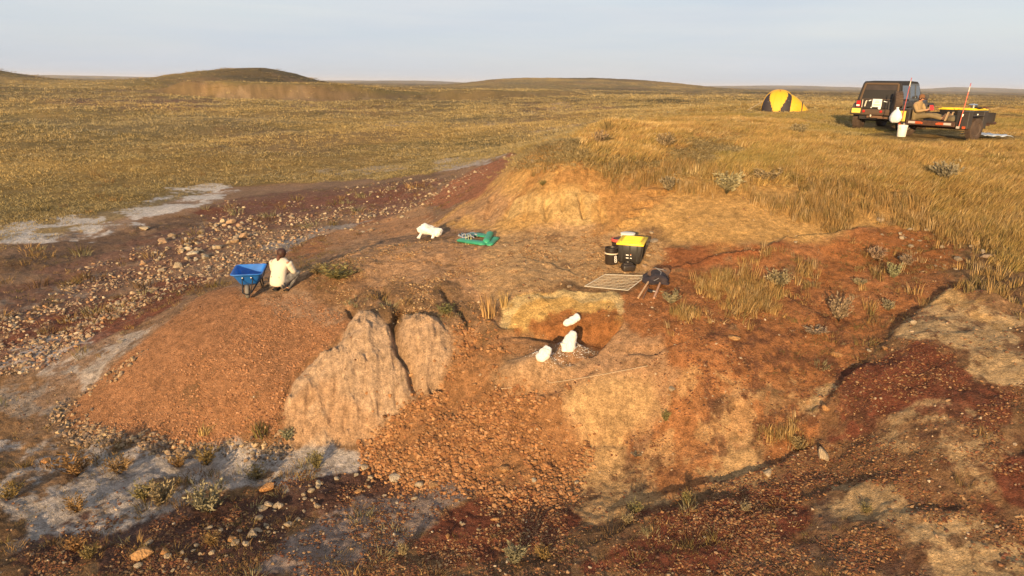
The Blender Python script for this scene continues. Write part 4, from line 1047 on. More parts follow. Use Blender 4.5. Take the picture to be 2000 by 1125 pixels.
def rock(x, y, s, label, group=None, m=None, name='rock', tall=1., k=None, sink=.17, rot=None):
    global _rockcount
    g = random.Random(_rockcount * 31 + 5); _rockcount += 1
    me = ROCKS[g.randrange(len(ROCKS)) if k is None else k]
    o = bpy.data.objects.new(name, me); COL.objects.link(o)
    o.location = (x, y, hz(x, y) + s * tall * (.3 - sink))
    o.scale = (s * g.uniform(.85, 1.15), s * g.uniform(.7, 1.05), s * tall * g.uniform(.8, 1.1))
    o.rotation_euler = rot or (g.uniform(-.35, .35), g.uniform(-.35, .35), g.uniform(0, 6.28))
    if m is not None:
        o.material_slots[0].link = 'OBJECT'; o.material_slots[0].material = m
    return tag(o, label, 'rock', group)

def rock_px(px, py, wpx, label, **kw):
    p = spot(px, py); r = math.hypot(p.x, p.y, p.z - CAM_Z)
    return rock(p.x, p.y, wpx / FPX * r, label, **kw)

def pix_in_poly(poly, n, seed, jitter=0):
    g = np.random.default_rng(seed); p = np.array(poly, float); out = []
    lo, hi = p.min(0), p.max(0)
    cl = [(g.uniform(lo[0], hi[0]), g.uniform(lo[1], hi[1])) for _ in range(max(3, n // 7))]
    while len(out) < n:
        if g.random() < .4:
            c = cl[g.integers(len(cl))]; q = (c[0] + g.normal(0, (hi[0] - lo[0]) * .05 + 4), c[1] + g.normal(0, (hi[1] - lo[1]) * .06 + 3))
        else: q = (g.uniform(lo[0], hi[0]), g.uniform(lo[1], hi[1]))
        ins = False
        for i in range(len(p)):
            (ax, ay), (bx, by) = p[i], p[(i + 1) % len(p)]
            if (ay > q[1]) != (by > q[1]) and q[0] < (bx - ax) * (q[1] - ay) / (by - ay) + ax: ins = not ins
        if ins: out.append(q)
    return np.array(out)

def rock_zone(poly, n, lo, hi, label, group, seed, m=None, power=1.8):
    q = pix_in_poly(poly, n, seed); g = np.random.default_rng(seed + 1)
    x, y, z = cast(q[:, 0], q[:, 1], fast_height)
    w = lo + (hi - lo) * g.random(n) ** power
    r = np.sqrt(x ** 2 + y ** 2 + (z - CAM_Z) ** 2)
    px_, py_ = q[:, 0], q[:, 1]; big = int(np.argmax(w))
    cx = np.quantile(px_, [.2, .4, .6, .8]); cy = np.quantile(py_, [.5]); cw = np.quantile(w, [.35, .75])
    for i in range(n):
        side = ('far left', 'left', 'middle', 'right', 'far right')[int((px_[i] > cx).sum())]
        row = 'nearer' if py_[i] > cy[0] else 'farther'
        size = ('small', 'middling', 'large')[int(w[i] > cw[0]) + int(w[i] > cw[1])]
        flat = i % 5 == 2
        first = 'flat' if flat else size
        lab = f'biggest {label} of its group' if i == big else f'{first} {label}, {side} of the group, {row} half'
        o = rock(float(x[i]), float(y[i]), w[i] / FPX * r[i], lab, None if i == big else group + (f', {first}, {side}, {row}'), m, tall=.6 if flat else 1.0)

NAMED_ROCKS = [
 (278,1084,34,'large orange lit rock at the bottom left in the dark red soil',dict(m=M_STONE_O,tall=.8)), (292,1064,20,'pointed grey rock leaning behind the large orange rock',dict(m=M_STONE_G,tall=1.5)),
 (322,1081,18,'orange cored rock among small white stones right of the large orange rock',dict(m=M_STONE_O)),
 (455,1056,26,'orange brown boulder beside a green cactus in the dark soil',dict(m=M_STONE_O)), (494,1046,22,'grey wedge shaped rock right of the orange brown boulder',dict(m=M_STONE_G,tall=1.1)),
 (506,1014,20,'grey block in the dark soil behind the wedge shaped rock',dict(m=M_STONE_G)), (521,956,32,'long orange rock at the edge of the salt flat',dict(m=M_STONE_O,tall=.7)),
 (90,902,22,'orange yellow rock alone on the pale salt flat',dict(m=M_STONE_O,tall=.8)), (817,949,22,'bright cream block left of an orange stone below the rubble',dict(m=M_STONE_W,tall=1.1)),
 (849,950,25,'rounded orange stone next to the bright cream block',dict(m=M_STONE_O,tall=.8)), (700,961,18,'orange faced slab in a row of stones left of the rubble foot',dict(m=M_STONE_O,tall=.7)),
 (770,936,24,'tan boulder at the left foot of the rubble',dict()), (711,915,18,'pale block alone on the salt below the clay spur',dict(m=M_STONE_W)),
 (984,919,26,'large ochre clod at the foot of the rubble apron',dict(m=M_STONE_O,tall=1.0)), (1044,939,14,'rounded pale stone at the right foot of the rubble apron',dict(m=M_STONE)),
 (966,1015,20,'flat orange stone lying in the dark red soil',dict(m=M_STONE_O,tall=.6)), (875,1048,14,'round yellow stone left of the dark red soil',dict(m=M_STONE_O)),
 (1126,944,14,'cream stone on the grey soil right of the rubble',dict(m=M_STONE_W)), (1606,893,28,'upright white slab on the dark ledge of the right hillside',dict(m=M_STONE_W,tall=1.25)),
 (1500,927,20,'round cream stone on the dark ledge left of the white slab',dict(m=M_STONE_W)), (1434,661,27,'pointed yellow slab lying on the rust coloured slope',dict(m=M_STONE_O,tall=.6)),
 (1312,762,18,'pale block on the tan slope right of the smooth clay block',dict(m=M_STONE_W)), (1613,798,15,'round yellow stone near the tan bare path',dict(m=M_STONE_O)),
 (1637,694,24,'thin slanting slab on the rust slope',dict(m=M_STONE_O,tall=.35)), (1697,686,10,'small upright white stone above the dark gully',dict(m=M_STONE_W)),
 (1727,682,14,'yellow stone at the lip of the dark gully',dict(m=M_STONE_O)), (1782,632,16,'pale stone at the top of the dark gully',dict(m=M_STONE_W)),
 (1266,501,14,'pink faced rock right of the black storage tote',dict(m=M_STONE)), (1258,522,11,'upright pale rock right of the small black case',dict(m=M_STONE,tall=1.2)),
 (1280,529,14,'pale rock behind the dark cloth and tools',dict(m=M_STONE_W)), (1292,527,11,'flat tan rock next to the pale rock behind the tools',dict(m=M_STONE,tall=.6)),
 (1272,456,14,'pale rock on top of the shaded heap behind the tote',dict(m=M_STONE_W)), (1276,472,20,'blue grey slab in the shadow behind the tote',dict(m=M_STONE_G,tall=.6)), (1240,457,9,'pinkish rock behind the white lid',dict(m=M_STONE)),
 (1112,561,13,'tan rock on the rim above the yellow pit wall',dict(m=M_STONE)), (1720,431,17,'pointed pale rock in grass above the rust slope',dict(m=M_STONE_W,tall=1.0)),
 (1880,424,17,'flat pale rock in the long grass at right',dict(m=M_STONE,tall=.6)), (1554,474,8,'small white stone on the thin dark ledge',dict(m=M_STONE_W)),
 (1776,449,11,'pale stone in the group at the top of the rust slope',dict(m=M_STONE_W)), (1811,450,10,'right hand pale stone of the pair at the top of the rust slope',dict(m=M_STONE_W,tall=.7)),
 (1779,483,12,'white block above the grey sagebrush clump',dict(m=M_STONE_W)), (1758,504,14,'white stone beside the grey sagebrush clump',dict(m=M_STONE_W,tall=.7)), (1871,509,16,'rounded pale stone among the scattered stones at right',dict(m=M_STONE_W)),
 (1927,504,20,'large angular rock by the grass at the right edge',dict(m=M_STONE,tall=1.0)), (1900,566,14,'pale flat stone above the tan knoll',dict(m=M_STONE_W,tall=.6)), (283,448,21,'flat elongated boulder alone left of the rock field',dict(m=M_STONE,tall=.6)),
 (1041,318,13,'pale stone under the grassy lip of the bank',dict(m=M_STONE)), (1640,290,9,'pale stone in the long grass right of the footpath',dict(m=M_STONE_W)),
 (62,626,12,'orange stone on the grey flat far left',dict(m=M_STONE_O)), (237,668,15,'flat white stone left of the spoil heap',dict(m=M_STONE_W,tall=.5)),
]
def make_rocks():
    for px, py, w, lab, kw in NAMED_ROCKS: rock_px(px, py, w, lab, **kw)
    rock_zone([(240,520),(290,480),(360,452),(430,430),(500,430),(470,470),(430,500),(380,520),(320,540),(260,550)], 84, 7, 21, 'block in the rock field', 'blocks of the rock field', 701)
    rock_zone([(430,440),(560,415),(640,425),(600,450),(560,480),(520,490),(440,500)], 26, 5, 13, 'stone behind the crouching person', 'stones right of the rock field', 702)
    rock_zone([(0,640),(40,590),(120,575),(180,540),(260,545),(200,600),(120,650),(40,690)], 14, 4, 12, 'stone on the grey flat', 'stones on the grey flat', 703)
    rock_zone([(640,430),(700,415),(840,400),(850,412),(760,440),(680,470)], 24, 5, 12, 'stone behind the long plaster jacket', 'stones behind the plaster jacket', 704)
    rock_zone([(230,1110),(300,1060),(400,1030),(520,990),(600,960),(640,980),(560,1040),(480,1090),(340,1120)], 38, 8, 20, 'stone in the dark soil', 'stones in the dark foreground soil', 705, M_STONE_W)
    rock_zone([(600,950),(680,930),(780,920),(860,940),(820,975),(700,970),(620,990)], 16, 9, 20, 'stone in the strip below the rubble', 'stones below the rubble', 706)
    rock_zone([(860,960),(1000,950),(1150,940),(1120,1000),(1000,1050),(880,1060)], 20, 4, 11, 'stone in the foreground gravel', 'stones in the foreground gravel', 707)
    rock_zone([(1700,455),(1860,440),(1960,500),(1980,530),(1850,530),(1740,520)], 26, 4, 11, 'stone atop the rust slope', 'stones on the top of the rust slope', 708, M_STONE_W)
    rock_zone([(1020,480),(1150,480),(1180,530),(1080,540),(1010,520)], 12, 5, 10, 'stone left of the buckets', 'stones on the tool bench', 709)
    rock_zone([(120,820),(170,850),(330,872),(560,872),(560,890),(320,890),(140,875),(90,820)], 10, 8, 16, 'clod along the heap foot', 'clods at the foot of the spoil heap', 710, M_STONE_G)
    rock_zone([(0,1050),(150,1040),(230,1080),(120,1125),(0,1125)], 8, 6, 14, 'stone in the bottom left corner', 'stones in the bottom left corner', 711)

M_SAGE = tint_material('sagebrush_leaves', 'OBJECT', trans=.1)
M_SAGE.node_tree.nodes['Attribute'].attribute_name = 'tint'
def bush_mesh(name, seed, stems, leaves, lw, ll, upright=.6):
    rg = random.Random(seed); V = []; F = []; S = []
    for s in range(stems):
        a = rg.uniform(0, 6.28); out = rg.uniform(.1, .5); h = rg.uniform(.55, 1.0)
        tip = Vector((math.cos(a) * out, math.sin(a) * out, h)); mid = tip * .5 + Vector((math.cos(a) * out * .15, math.sin(a) * out * .15, 0))
        sh = rg.uniform(.7, 1.25)
        w = .02
        b = len(V); V += [(-w, 0, 0), (w, 0, 0), tuple(tip + Vector((w * .3, 0, 0)))]; F.append((b, b + 1, b + 2)); S += [.5, .5, .6]
        for l in range(leaves):
            u = rg.uniform(.25, 1.0); p = mid * (2 * u * (1 - u)) + tip * (u * u)
            d = Vector((rg.uniform(-1, 1) + math.cos(a) * .5, rg.uniform(-1, 1) + math.sin(a) * .5, rg.uniform(.1, 1.4) * upright * 1.6)).normalized()
            q = d.orthogonal().normalized(); q.rotate(Matrix.Rotation(rg.uniform(0, 6.28), 3, d))
            L = ll * rg.uniform(.6, 1.3); W = lw * rg.uniform(.7, 1.2); b = len(V)
            V += [tuple(p - q * W * .3), tuple(p + d * L * .5 - q * W * .5), tuple(p + d * L), tuple(p + d * L * .5 + q * W * .5)]
            F.append((b, b + 1, b + 2, b + 3)); c = sh * rg.uniform(.8, 1.2); S += [c * .85, c, c * 1.1, c]
    return raw_mesh(name, V, F, np.array(S), M_SAGE).data
def make_bushes():
    sage = [bush_mesh('sagebrush', 800 + k, 36, 16, .060, .16, .9) for k in range(4)]
    scrub = [bush_mesh('scrub', 820 + k, 34, 12, .05, .17, .5) for k in range(3)]
    weed = [tuft('grass_tuft', 46, 1, .2, .028, (.08, .02), .3, 840 + k, M_SAGE, .55).data for k in range(3)]
    g = random.Random(5)
    def put(meshes, name, px, py, wpx, hpx, tint, label, cat, group=None):
        p = spot(px, py); r = math.hypot(p.x, p.y, p.z - CAM_Z)
        o = bpy.data.objects.new(name, g.choice(meshes)); COL.objects.link(o)
        o.location = (p.x, p.y, p.z - .02); w = wpx / FPX * r; h = hpx / FPX * r
        o.scale = (w, w, h); o.rotation_euler = (0, 0, g.uniform(0, 6.28)); o['tint'] = tuple(c * g.uniform(.9, 1.1) for c in tint)
        tag(o, label, cat, group)
    SG = (.25, .205, .115); OL = (.21, .165, .065); BR = (.25, .15, .06); HAY = (.44, .30, .12)
    for px, py, w, h, lab in [(1418,378,58,42,'large grey sagebrush under the edge of the long grass'), (1500,355,56,26,'low wide grey sagebrush on the bank above the ochre slope'), (1305,372,38,30,'grey sagebrush beside the trodden footpath'),
        (1845,356,48,36,'silvery sagebrush in the long grass at right'), (1638,628,44,48,'tall silvery sagebrush in the middle of the rust slope'), (1711,508,38,28,'silvery sagebrush left of the white stones on the rust slope'), (1745,542,26,28,'upright sagebrush at the right top of the rust slope'),
        (1768,518,30,22,'small sagebrush touching the white stones'), (1522,562,50,34,'grey sagebrush among the tall dry grass'), (1677,556,26,14,'low pale sagebrush in the middle of the upper rust slope'), (1736,606,26,20,'faint grey sagebrush left of the dark gully'),
        (1590,652,44,16,'flattened dead sagebrush on the rust slope'), (1312,592,40,28,'grey sagebrush right of the digging tools'), (1300,290,40,30,'grey sagebrush on top of the bank'), (1170,284,34,30,'grey sagebrush on the grassy mound'),
        (410,1000,72,50,'largest pale sagebrush at the edge of the salt flat'), (315,985,52,46,'brownish sagebrush left of the largest pale one'), (1004,1100,48,42,'pale sagebrush at the bottom centre'), (786,1085,22,30,'round grey sagebrush with a stone on its left at the bottom'),
        (1560,262,30,20,'grey sagebrush on the plain below the tent'), (1245,890,26,10,'low grey plant on the tan slope'), (1225,1022,26,24,'grey sagebrush above the dark red mound'), (1455,998,22,18,'white flowered plant on the dark red mound'), (560,860,26,24,'dry straw bush at the foot of the clay spur')]:
        put(sage, 'sagebrush', px, py, w, h, SG, lab, 'bush')
    for px, py, w, h, lab in [(150,930,64,52,'tall brown scrub on the left part of the salt flat'), (235,925,46,36,'brown scrub in the middle of the salt flat'), (620,915,30,40,'yellow green scrub on the salt below the clay spur'), (405,908,44,34,'brown scrub close under the spoil heap'),
        (350,912,36,28,'rusty scrub beside the brown scrub under the heap'), (280,975,44,34,'olive scrub on the lower salt flat'), (150,1000,40,30,'dark rusty scrub at the lower left of the salt flat'), (500,935,44,26,'grey scrub at the right end of the salt flat'),
        (150,1075,34,28,'rusty scrub in the dark red soil'), (175,1092,30,30,'olive scrub at the left bottom of the dark soil'), (660,545,84,26,'wide low yellowish scrub right of the crouching person'), (620,535,50,22,'small scrub just right of the crouching person'),
        (1300,822,20,26,'dark green scrub on the tan slope'), (780,618,40,18,'brown scrub at the head of the deep crack'), (870,612,44,20,'dry scrub on top of the clay spur'), (415,1062,32,26,'green scrub left of the orange brown boulder'),
        (1560,880,30,30,'wiry scrub on the dark ledge'), (1060,1090,40,30,'brown scrub at the bottom middle'), (1240,1000,30,24,'yellow scrub on the shaded ledge'), (1340,985,24,30,'pale scrub on the shaded ledge'), (1690,1000,26,18,'olive scrub on the lower right hillside'),
        (1555,362,34,22,'dark brown scrub on the bank'), (1060,362,18,12,'small dark scrub on the ochre bank'), (20,975,40,30,'brown scrub at the left margin of the salt flat')]:
        put(scrub, 'scrub', px, py, w, h, BR if 'brown' in lab or 'rust' in lab else OL, lab, 'bush')
    for px, py, w, h, lab in [(955,618,52,66,'tall tuft of straw coloured grass left of the dig'), (985,598,34,40,'smaller straw tuft right behind the tall tuft'), (400,846,44,20,'bundle of dead straw on the foot of the spoil heap'), (510,850,56,36,'heap of dead weeds between spoil heap and clay spur'),
        (1342,980,20,34,'straw tuft standing on the shaded ledge'), (1545,858,16,44,'thin dry stalks on the right hillside'), (1185,258,46,36,'dark grass tuft on the highest point of the bank'), (1570,372,34,18,'dark dead grass clump on the bank')]:
        put(weed, 'grass_tuft', px, py, w * 1.2, h, (.17, .12, .05) if 'dark' in lab or 'weeds' in lab else HAY, lab, 'grass tuft')
make_rocks(); make_bushes()
print('rocks', _rockcount)
# ------------------------------------------------------------------ people
def skin(name, joints, bones, m, parent, sub=2, root=0):
    """one continuous body grown over joints {key: (x, y, z, radius)}"""
    keys = list(joints); V = [joints[k][:3] for k in keys]; E = [(keys.index(a), keys.index(b)) for a, b in bones]
    me = bpy.data.meshes.new(name); me.from_pydata(V, E, []); me.update()
    o = bpy.data.objects.new(name, me); COL.objects.link(o); o.parent = parent
    o.modifiers.new('Skin', 'SKIN')
    sv = me.skin_vertices[0].data
    for i, k in enumerate(keys):
        r = joints[k][3]; sv[i].radius = (r, r) if not isinstance(r, tuple) else r
        sv[i].use_root = (i == root)
    s = o.modifiers.new('Smooth', 'SUBSURF'); s.levels = sub; s.render_levels = sub
    dg = bpy.context.evaluated_depsgraph_get(); dg.update()
    nm = bpy.data.meshes.new_from_object(o.evaluated_get(dg))
    o.modifiers.clear(); o.data = nm; nm.name = name
    nm.materials.clear(); nm.materials.append(m)
    nm.polygons.foreach_set('use_smooth', [True] * len(nm.polygons))
    return o

M_SKIN = mat('skin', (.42, .21, .125), .55)
M_HAIR = mat('dark_hair', (.040, .015, .009), .6, noise=.3, nscale=30)
def hand(j, b, wrist, tip, palm_n, pre, side):
    """palm, four unequal curled fingers and a thumb added to the joints of a body"""
    w = Vector(wrist); d = (Vector(tip) - w).normalized(); n = Vector(palm_n).normalized(); s = d.cross(n).normalized() * side
    pc = w + d * .055; j[pre + 'palm'] = (*pc, .024); b.append((pre + 'wrist', pre + 'palm'))
    for i, (off, L) in enumerate(((-.027, .062), (-.009, .072), (.009, .068), (.027, .052))):
        k0 = pc + d * .035 + s * off; k1 = k0 + d * L * .55 - n * .006; k2 = k1 + d * L * .35 - n * .024
        j[f'{pre}f{i}a'] = (*k0, .0095); j[f'{pre}f{i}b'] = (*k1, .0085); j[f'{pre}f{i}c'] = (*k2, .007)
        b += [(pre + 'palm', f'{pre}f{i}a'), (f'{pre}f{i}a', f'{pre}f{i}b'), (f'{pre}f{i}b', f'{pre}f{i}c')]
    t0 = w + d * .03 - s * .03; t1 = t0 + d * .03 - s * .018 - n * .01; j[pre + 't0'] = (*t0, .011); j[pre + 't1'] = (*t1, .009)
    b += [(pre + 'wrist', pre + 't0'), (pre + 't0', pre + 't1')]

def garment(name, secs, arms, radii, m, parent, turn=False):
    """a soft shirt: rings up the trunk and sleeves from shoulder to wrist, grown together"""
    b = MB(); rings = []
    for (c, w, d) in secs:
        rings.append([Vector(c) + (Vector((d * math.cos(a), w * math.sin(a), 0)) if turn else Vector((w * math.cos(a), d * math.sin(a), 0))) * (1 + .03 * math.sin(5 * a + c[2] * 40)) for a in np.linspace(0, 2 * math.pi, 24, endpoint=False)])
    b.loft(rings)
    for arm in arms:
        A = [Vector(p) for p in arm]; path = []; rr = []
        for i in range(2):
            for k in range(6):
                t = k / 6; path.append(A[i].lerp(A[i + 1], t)); rr.append((radii[i] * (1 - t) + radii[i + 1] * t) * (1 + .05 * math.sin(k * 2.3 + i)))
        path.append(A[2]); rr.append(radii[2]); b.tube(path, rr, 12)
    o = b.build(name, m, parent, 180)
    s = o.modifiers.new('Smooth', 'SUBSURF'); s.levels = 1; s.render_levels = 1
    return o

def crouching_person():
    p = spot(546, 572)
    P = empty('person', p, R(-14), 'person in a cream long sleeved top crouching with their back turned beside the blue wheelbarrow', 'person')
    shirt_m = mat('cream_cotton', (.58, .50, .39), .9, noise=.06, nscale=6, bump_d=.01, bscale=12); trous = mat('grey_camouflage', (.16, .145, .13), .9, noise=.6, nscale=14)
    boot = mat('dark_boots', (.03, .025, .022), .6)
    # whole body
    j = {'pelvis': (0, 0, .27, .10), 'waist': (0, .03, .40, .10), 'chest': (0, .10, .56, .11), 'neckb': (0, .155, .67, .06), 'neck': (0, .185, .72, .048), 'skull': (.0, .215, .79, .075), 'crown': (0, .20, .85, .062), 'face': (0, .275, .78, .04), 'chin': (0, .275, .735, .028)}
    b = [('pelvis', 'waist'), ('waist', 'chest'), ('chest', 'neckb'), ('neckb', 'neck'), ('neck', 'skull'), ('skull', 'crown'), ('skull', 'face'), ('face', 'chin')]
    for s, q in ((-1, 'l'), (1, 'r')):
        kx = .20 if s < 0 else .27
        j.update({q + 'sh': (s * .165, .13, .63, .062), q + 'el': (s * .245, .20, .43, .042), q + 'wrist': (s * .15, .40, .34, .028), q + 'hip': (s * .10, .02, .25, .09), q + 'kn': (s * kx, .34, .40, .062), q + 'an': (s * .13, .10, .085, .042), q + 'toe': (s * .16, .28, .04, .036)})
        b += [('chest', q + 'sh'), (q + 'sh', q + 'el'), (q + 'el', q + 'wrist'), ('pelvis', q + 'hip'), (q + 'hip', q + 'kn'), (q + 'kn', q + 'an'), (q + 'an', q + 'toe')]
        hand(j, b, j[q + 'wrist'][:3], (s * .10, .55, .27), (0, .35, -1), q, s)
    skin('body', j, b, M_SKIN, P)
    js = {k: j[k] for k in ('pelvis', 'waist', 'chest', 'neckb', 'lsh', 'lel', 'lwrist', 'rsh', 'rel', 'rwrist')}
    js['pelvis'] = (0, -.02, .27, (.165, .15)); js['waist'] = (0, .01, .40, (.15, .13)); js['chest'] = (0, .08, .55, (.15, .12)); js['neckb'] = (0, .14, .665, .06)
    js['low'] = (0, -.045, .19, (.12, .10))
    for q in 'lr':
        x, y, z, r = js[q + 'sh']; js[q + 'sh'] = (x, y - .01, z - .005, .075); x, y, z, r = js[q + 'el']; js[q + 'el'] = (x, y, z, .058); x, y, z, r = js[q + 'wrist']; js[q + 'wrist'] = (x, y, z, .038)
    garment('shirt', [((0, -.03, .165), .135, .115), ((0, -.03, .19), .165, .14), ((0, -.02, .27), .178, .152), ((0, .01, .36), .165, .142), ((0, .05, .46), .160, .128), ((0, .09, .55), .185, .125), ((0, .12, .62), .20, .115), ((0, .135, .665), .185, .10), ((0, .15, .70), .12, .08), ((0, .165, .722), .068, .064)],
            [[j[q + k][:3] for k in ('sh', 'el', 'wrist')] for q in 'lr'], (.092, .060, .036), shirt_m, P)
    jt = {'pelvis': (0, .02, .22, .13)}
    for q in 'lr':
        for k, r in (('hip', .105), ('kn', .082), ('an', .058)): x, y, z, _ = j[q + k]; jt[q + k] = (x, y, z, r)
    skin('trousers', jt, [x for q in 'lr' for x in (('pelvis', q + 'hip'), (q + 'hip', q + 'kn'), (q + 'kn', q + 'an'))], trous, P)
    for q in 'lr':
        x, y, z, _ = j[q + 'an']; x2, y2, z2, _ = j[q + 'toe']
        skin('boot', {'a': (x, y - .03, .07, .05), 'h': (x, y - .05, .045, .045), 'b': (x2, y2, .042, .042)}, [('a', 'h'), ('a', 'b')], boot, P)
    MB().lathe([(.012, -.15), (.05, -.125), (.066, -.07), (.09, -.02), (.094, .03), (.078, .07), (.045, .094), (.003, .103)], (0, 0, 0), 18).build('hair', M_HAIR, P, 70, (0, .19, .81), (R(-8), 0, R(10)))
    MB().tube([(-.01, .12, .755), (-.015, .085, .725), (-.01, .07, .68), (.0, .065, .64)], [.045, .042, .032, .012], 10).build('tied_hair', mat('reddish_hair', (.085, .028, .014), .6, noise=.3, nscale=30), P, 60)
    for s in (-1, 1):
        MB().lathe([(.002, -.006), (.016, -.003), (.018, .003), (.004, .008)], (0, 0, 0), 8, 'X', 1, 1.4).build('ear', M_SKIN, P, 60, (s * .083, .225, .79))
        MB().lathe([(.002, -.006), (.011, 0), (.002, .006)], (0, 0, 0), 8, 'Y').build('eye', mat('eye', (.6, .58, .55), .3), P, 60, (s * .03, .318, .79))
    MB().box((0, .33, .768), (.022, .03, .036), bev=.008).build('nose', M_SKIN, P, 60)
    MB().box((0, .312, .742), (.045, .008, .01), bev=.003).build('mouth', mat('lips', (.30, .11, .09), .5), P)

def sitting_person(P_at, rz):
    P = empty('person', P_at, rz, 'person in khaki shirt, olive trousers and brown cap sitting on the trailer deck reading', 'person')
    khaki = mat('khaki_cotton', (.30, .20, .095), .9, noise=.1, nscale=10, bump_d=.01, bscale=14); olive = mat('olive_trousers', (.19, .135, .062), .9, noise=.12, nscale=8)
    # faces local +X, deck at z = 0
    j = {'pelvis': (-.02, 0, .12, .11), 'waist': (-.05, 0, .28, .105), 'chest': (-.06, 0, .45, .115), 'neckb': (-.02, 0, .56, .06), 'neck': (.01, 0, .61, .05), 'skull': (.05, 0, .70, .078), 'crown': (.03, 0, .755, .065), 'face': (.105, 0, .675, .045), 'chin': (.12, 0, .635, .03)}
    b = [('pelvis', 'waist'), ('waist', 'chest'), ('chest', 'neckb'), ('neckb', 'neck'), ('neck', 'skull'), ('skull', 'crown'), ('skull', 'face'), ('face', 'chin')]
    for s, q in ((-1, 'l'), (1, 'r')):
        j.update({q + 'sh': (-.04, s * .175, .51, .064), q + 'el': (.10, s * .22, .28, .045), q + 'wrist': (.30, s * .09, .33, .03), q + 'hip': (.04, s * .10, .11, .095), q + 'kn': (.52, s * .13, .17, .068), q + 'an': (.93, s * .11, .075, .045), q + 'toe': (1.0, s * .13, .20, .034)})
        b += [('chest', q + 'sh'), (q + 'sh', q + 'el'), (q + 'el', q + 'wrist'), ('pelvis', q + 'hip'), (q + 'hip', q + 'kn'), (q + 'kn', q + 'an'), (q + 'an', q + 'toe')]
        hand(j, b, j[q + 'wrist'][:3], (.40, s * .05, .36), (-.3, -s * 1, 0), q, -s)
    skin('body', j, b, M_SKIN, P)
    js = {'pelvis': (-.03, 0, .13, .145), 'waist': (-.055, 0, .28, .14), 'chest': (-.06, 0, .44, .145), 'neckb': (-.02, 0, .555, .072)}
    for q, s in (('l', -1), ('r', 1)): js.update({q + 'sh': (-.04, s * .18, .505, .078), q + 'el': (.10, s * .225, .28, .06), q + 'wrist': (.27, s * .105, .325, .042)})
    garment('shirt', [((-.03, 0, .05), .15, .13), ((-.04, 0, .12), .155, .135), ((-.055, 0, .26), .145, .125), ((-.065, 0, .40), .165, .128), ((-.055, 0, .49), .20, .115), ((-.04, 0, .55), .19, .10), ((-.02, 0, .585), .12, .08), ((-.005, 0, .605), .068, .064)],
            [[j[q + k][:3] for k in ('sh', 'el', 'wrist')] for q in 'lr'], (.076, .058, .038), khaki, P, True)
    jt = {'pelvis': (0, 0, .12, .135)}
    for q in 'lr':
        for k, r in (('hip', .11), ('kn', .085), ('an', .062)): x, y, z, _ = j[q + k]; jt[q + k] = (x, y, z, r)
    skin('trousers', jt, [x for q in 'lr' for x in (('pelvis', q + 'hip'), (q + 'hip', q + 'kn'), (q + 'kn', q + 'an'))], olive, P)
    tanb = mat('brown_leather', (.13, .075, .045), .7); sole = mat('pale_sole', (.36, .25, .14), .8)
    for q in 'lr':
        x, y, z, _ = j[q + 'an']; x2, y2, z2, _ = j[q + 'toe']
        bt = skin('boot', {'a': (x - .02, y, .10, .058), 'h': (x + .03, y, .055, .055), 'b': (x2 + .03, y2, z2 + .05, .045)}, [('a', 'h'), ('h', 'b')], tanb, P)
        MB().box((x2 + .062, y2, z2 - .045), (.03, .095, .30), Euler((0, R(14), 0)), .012).build('sole', sole, bt)
    MB().lathe([(.02, -.085), (.06, -.07), (.082, -.02), (.088, .03), (.07, .06), (.003, .08)], (0, 0, 0), 16).build('hair', M_HAIR, P, 70, (.02, 0, .705), (0, R(8), 0))
    cap = MB().lathe([(.093, -.03), (.096, .0), (.088, .045), (.06, .075), (.02, .088), (.003, .09)], (0, 0, 0), 16).build('cap', mat('brown_cap', (.17, .075, .03), .9), P, 60, (.035, 0, .745), (0, R(12), 0))
    MB().loft([[(.06, -.07, -.02), (.06, .07, -.02), (.06, .07, -.012), (.06, -.07, -.012)], [(.13, -.072, -.032), (.13, .072, -.032), (.13, .072, -.024), (.13, -.072, -.024)], [(.185, -.04, -.052), (.185, .04, -.052), (.185, .04, -.045), (.185, -.04, -.045)]]).build('brim', mat('dark_brown_brim', (.05, .025, .015), .8), cap)
    g = MB()
    for s in (-1, 1): g.box((.158, s * .034, .695), (.008, .05, .03), bev=.006); g.box((.11, s * .078, .70), (.09, .005, .012))
    g.box((.158, 0, .70), (.008, .02, .006)); g.build('sunglasses', mat('black_plastic', (.012, .012, .013), .35), P)
    MB().box((.165, 0, .668), (.035, .024, .04), bev=.008).build('nose', M_SKIN, P)
    MB().box((.152, 0, .64), (.008, .045, .01), bev=.003).build('mouth', mat('lips', (.30, .11, .09), .5), P)
    for s in (-1, 1): MB().lathe([(.002, -.006), (.016, -.003), (.018, .003), (.004, .008)], (0, 0, 0), 8, 'Y', 1, 1).build('ear', M_SKIN, P, 60, (.04, s * .088, .69))
    return P

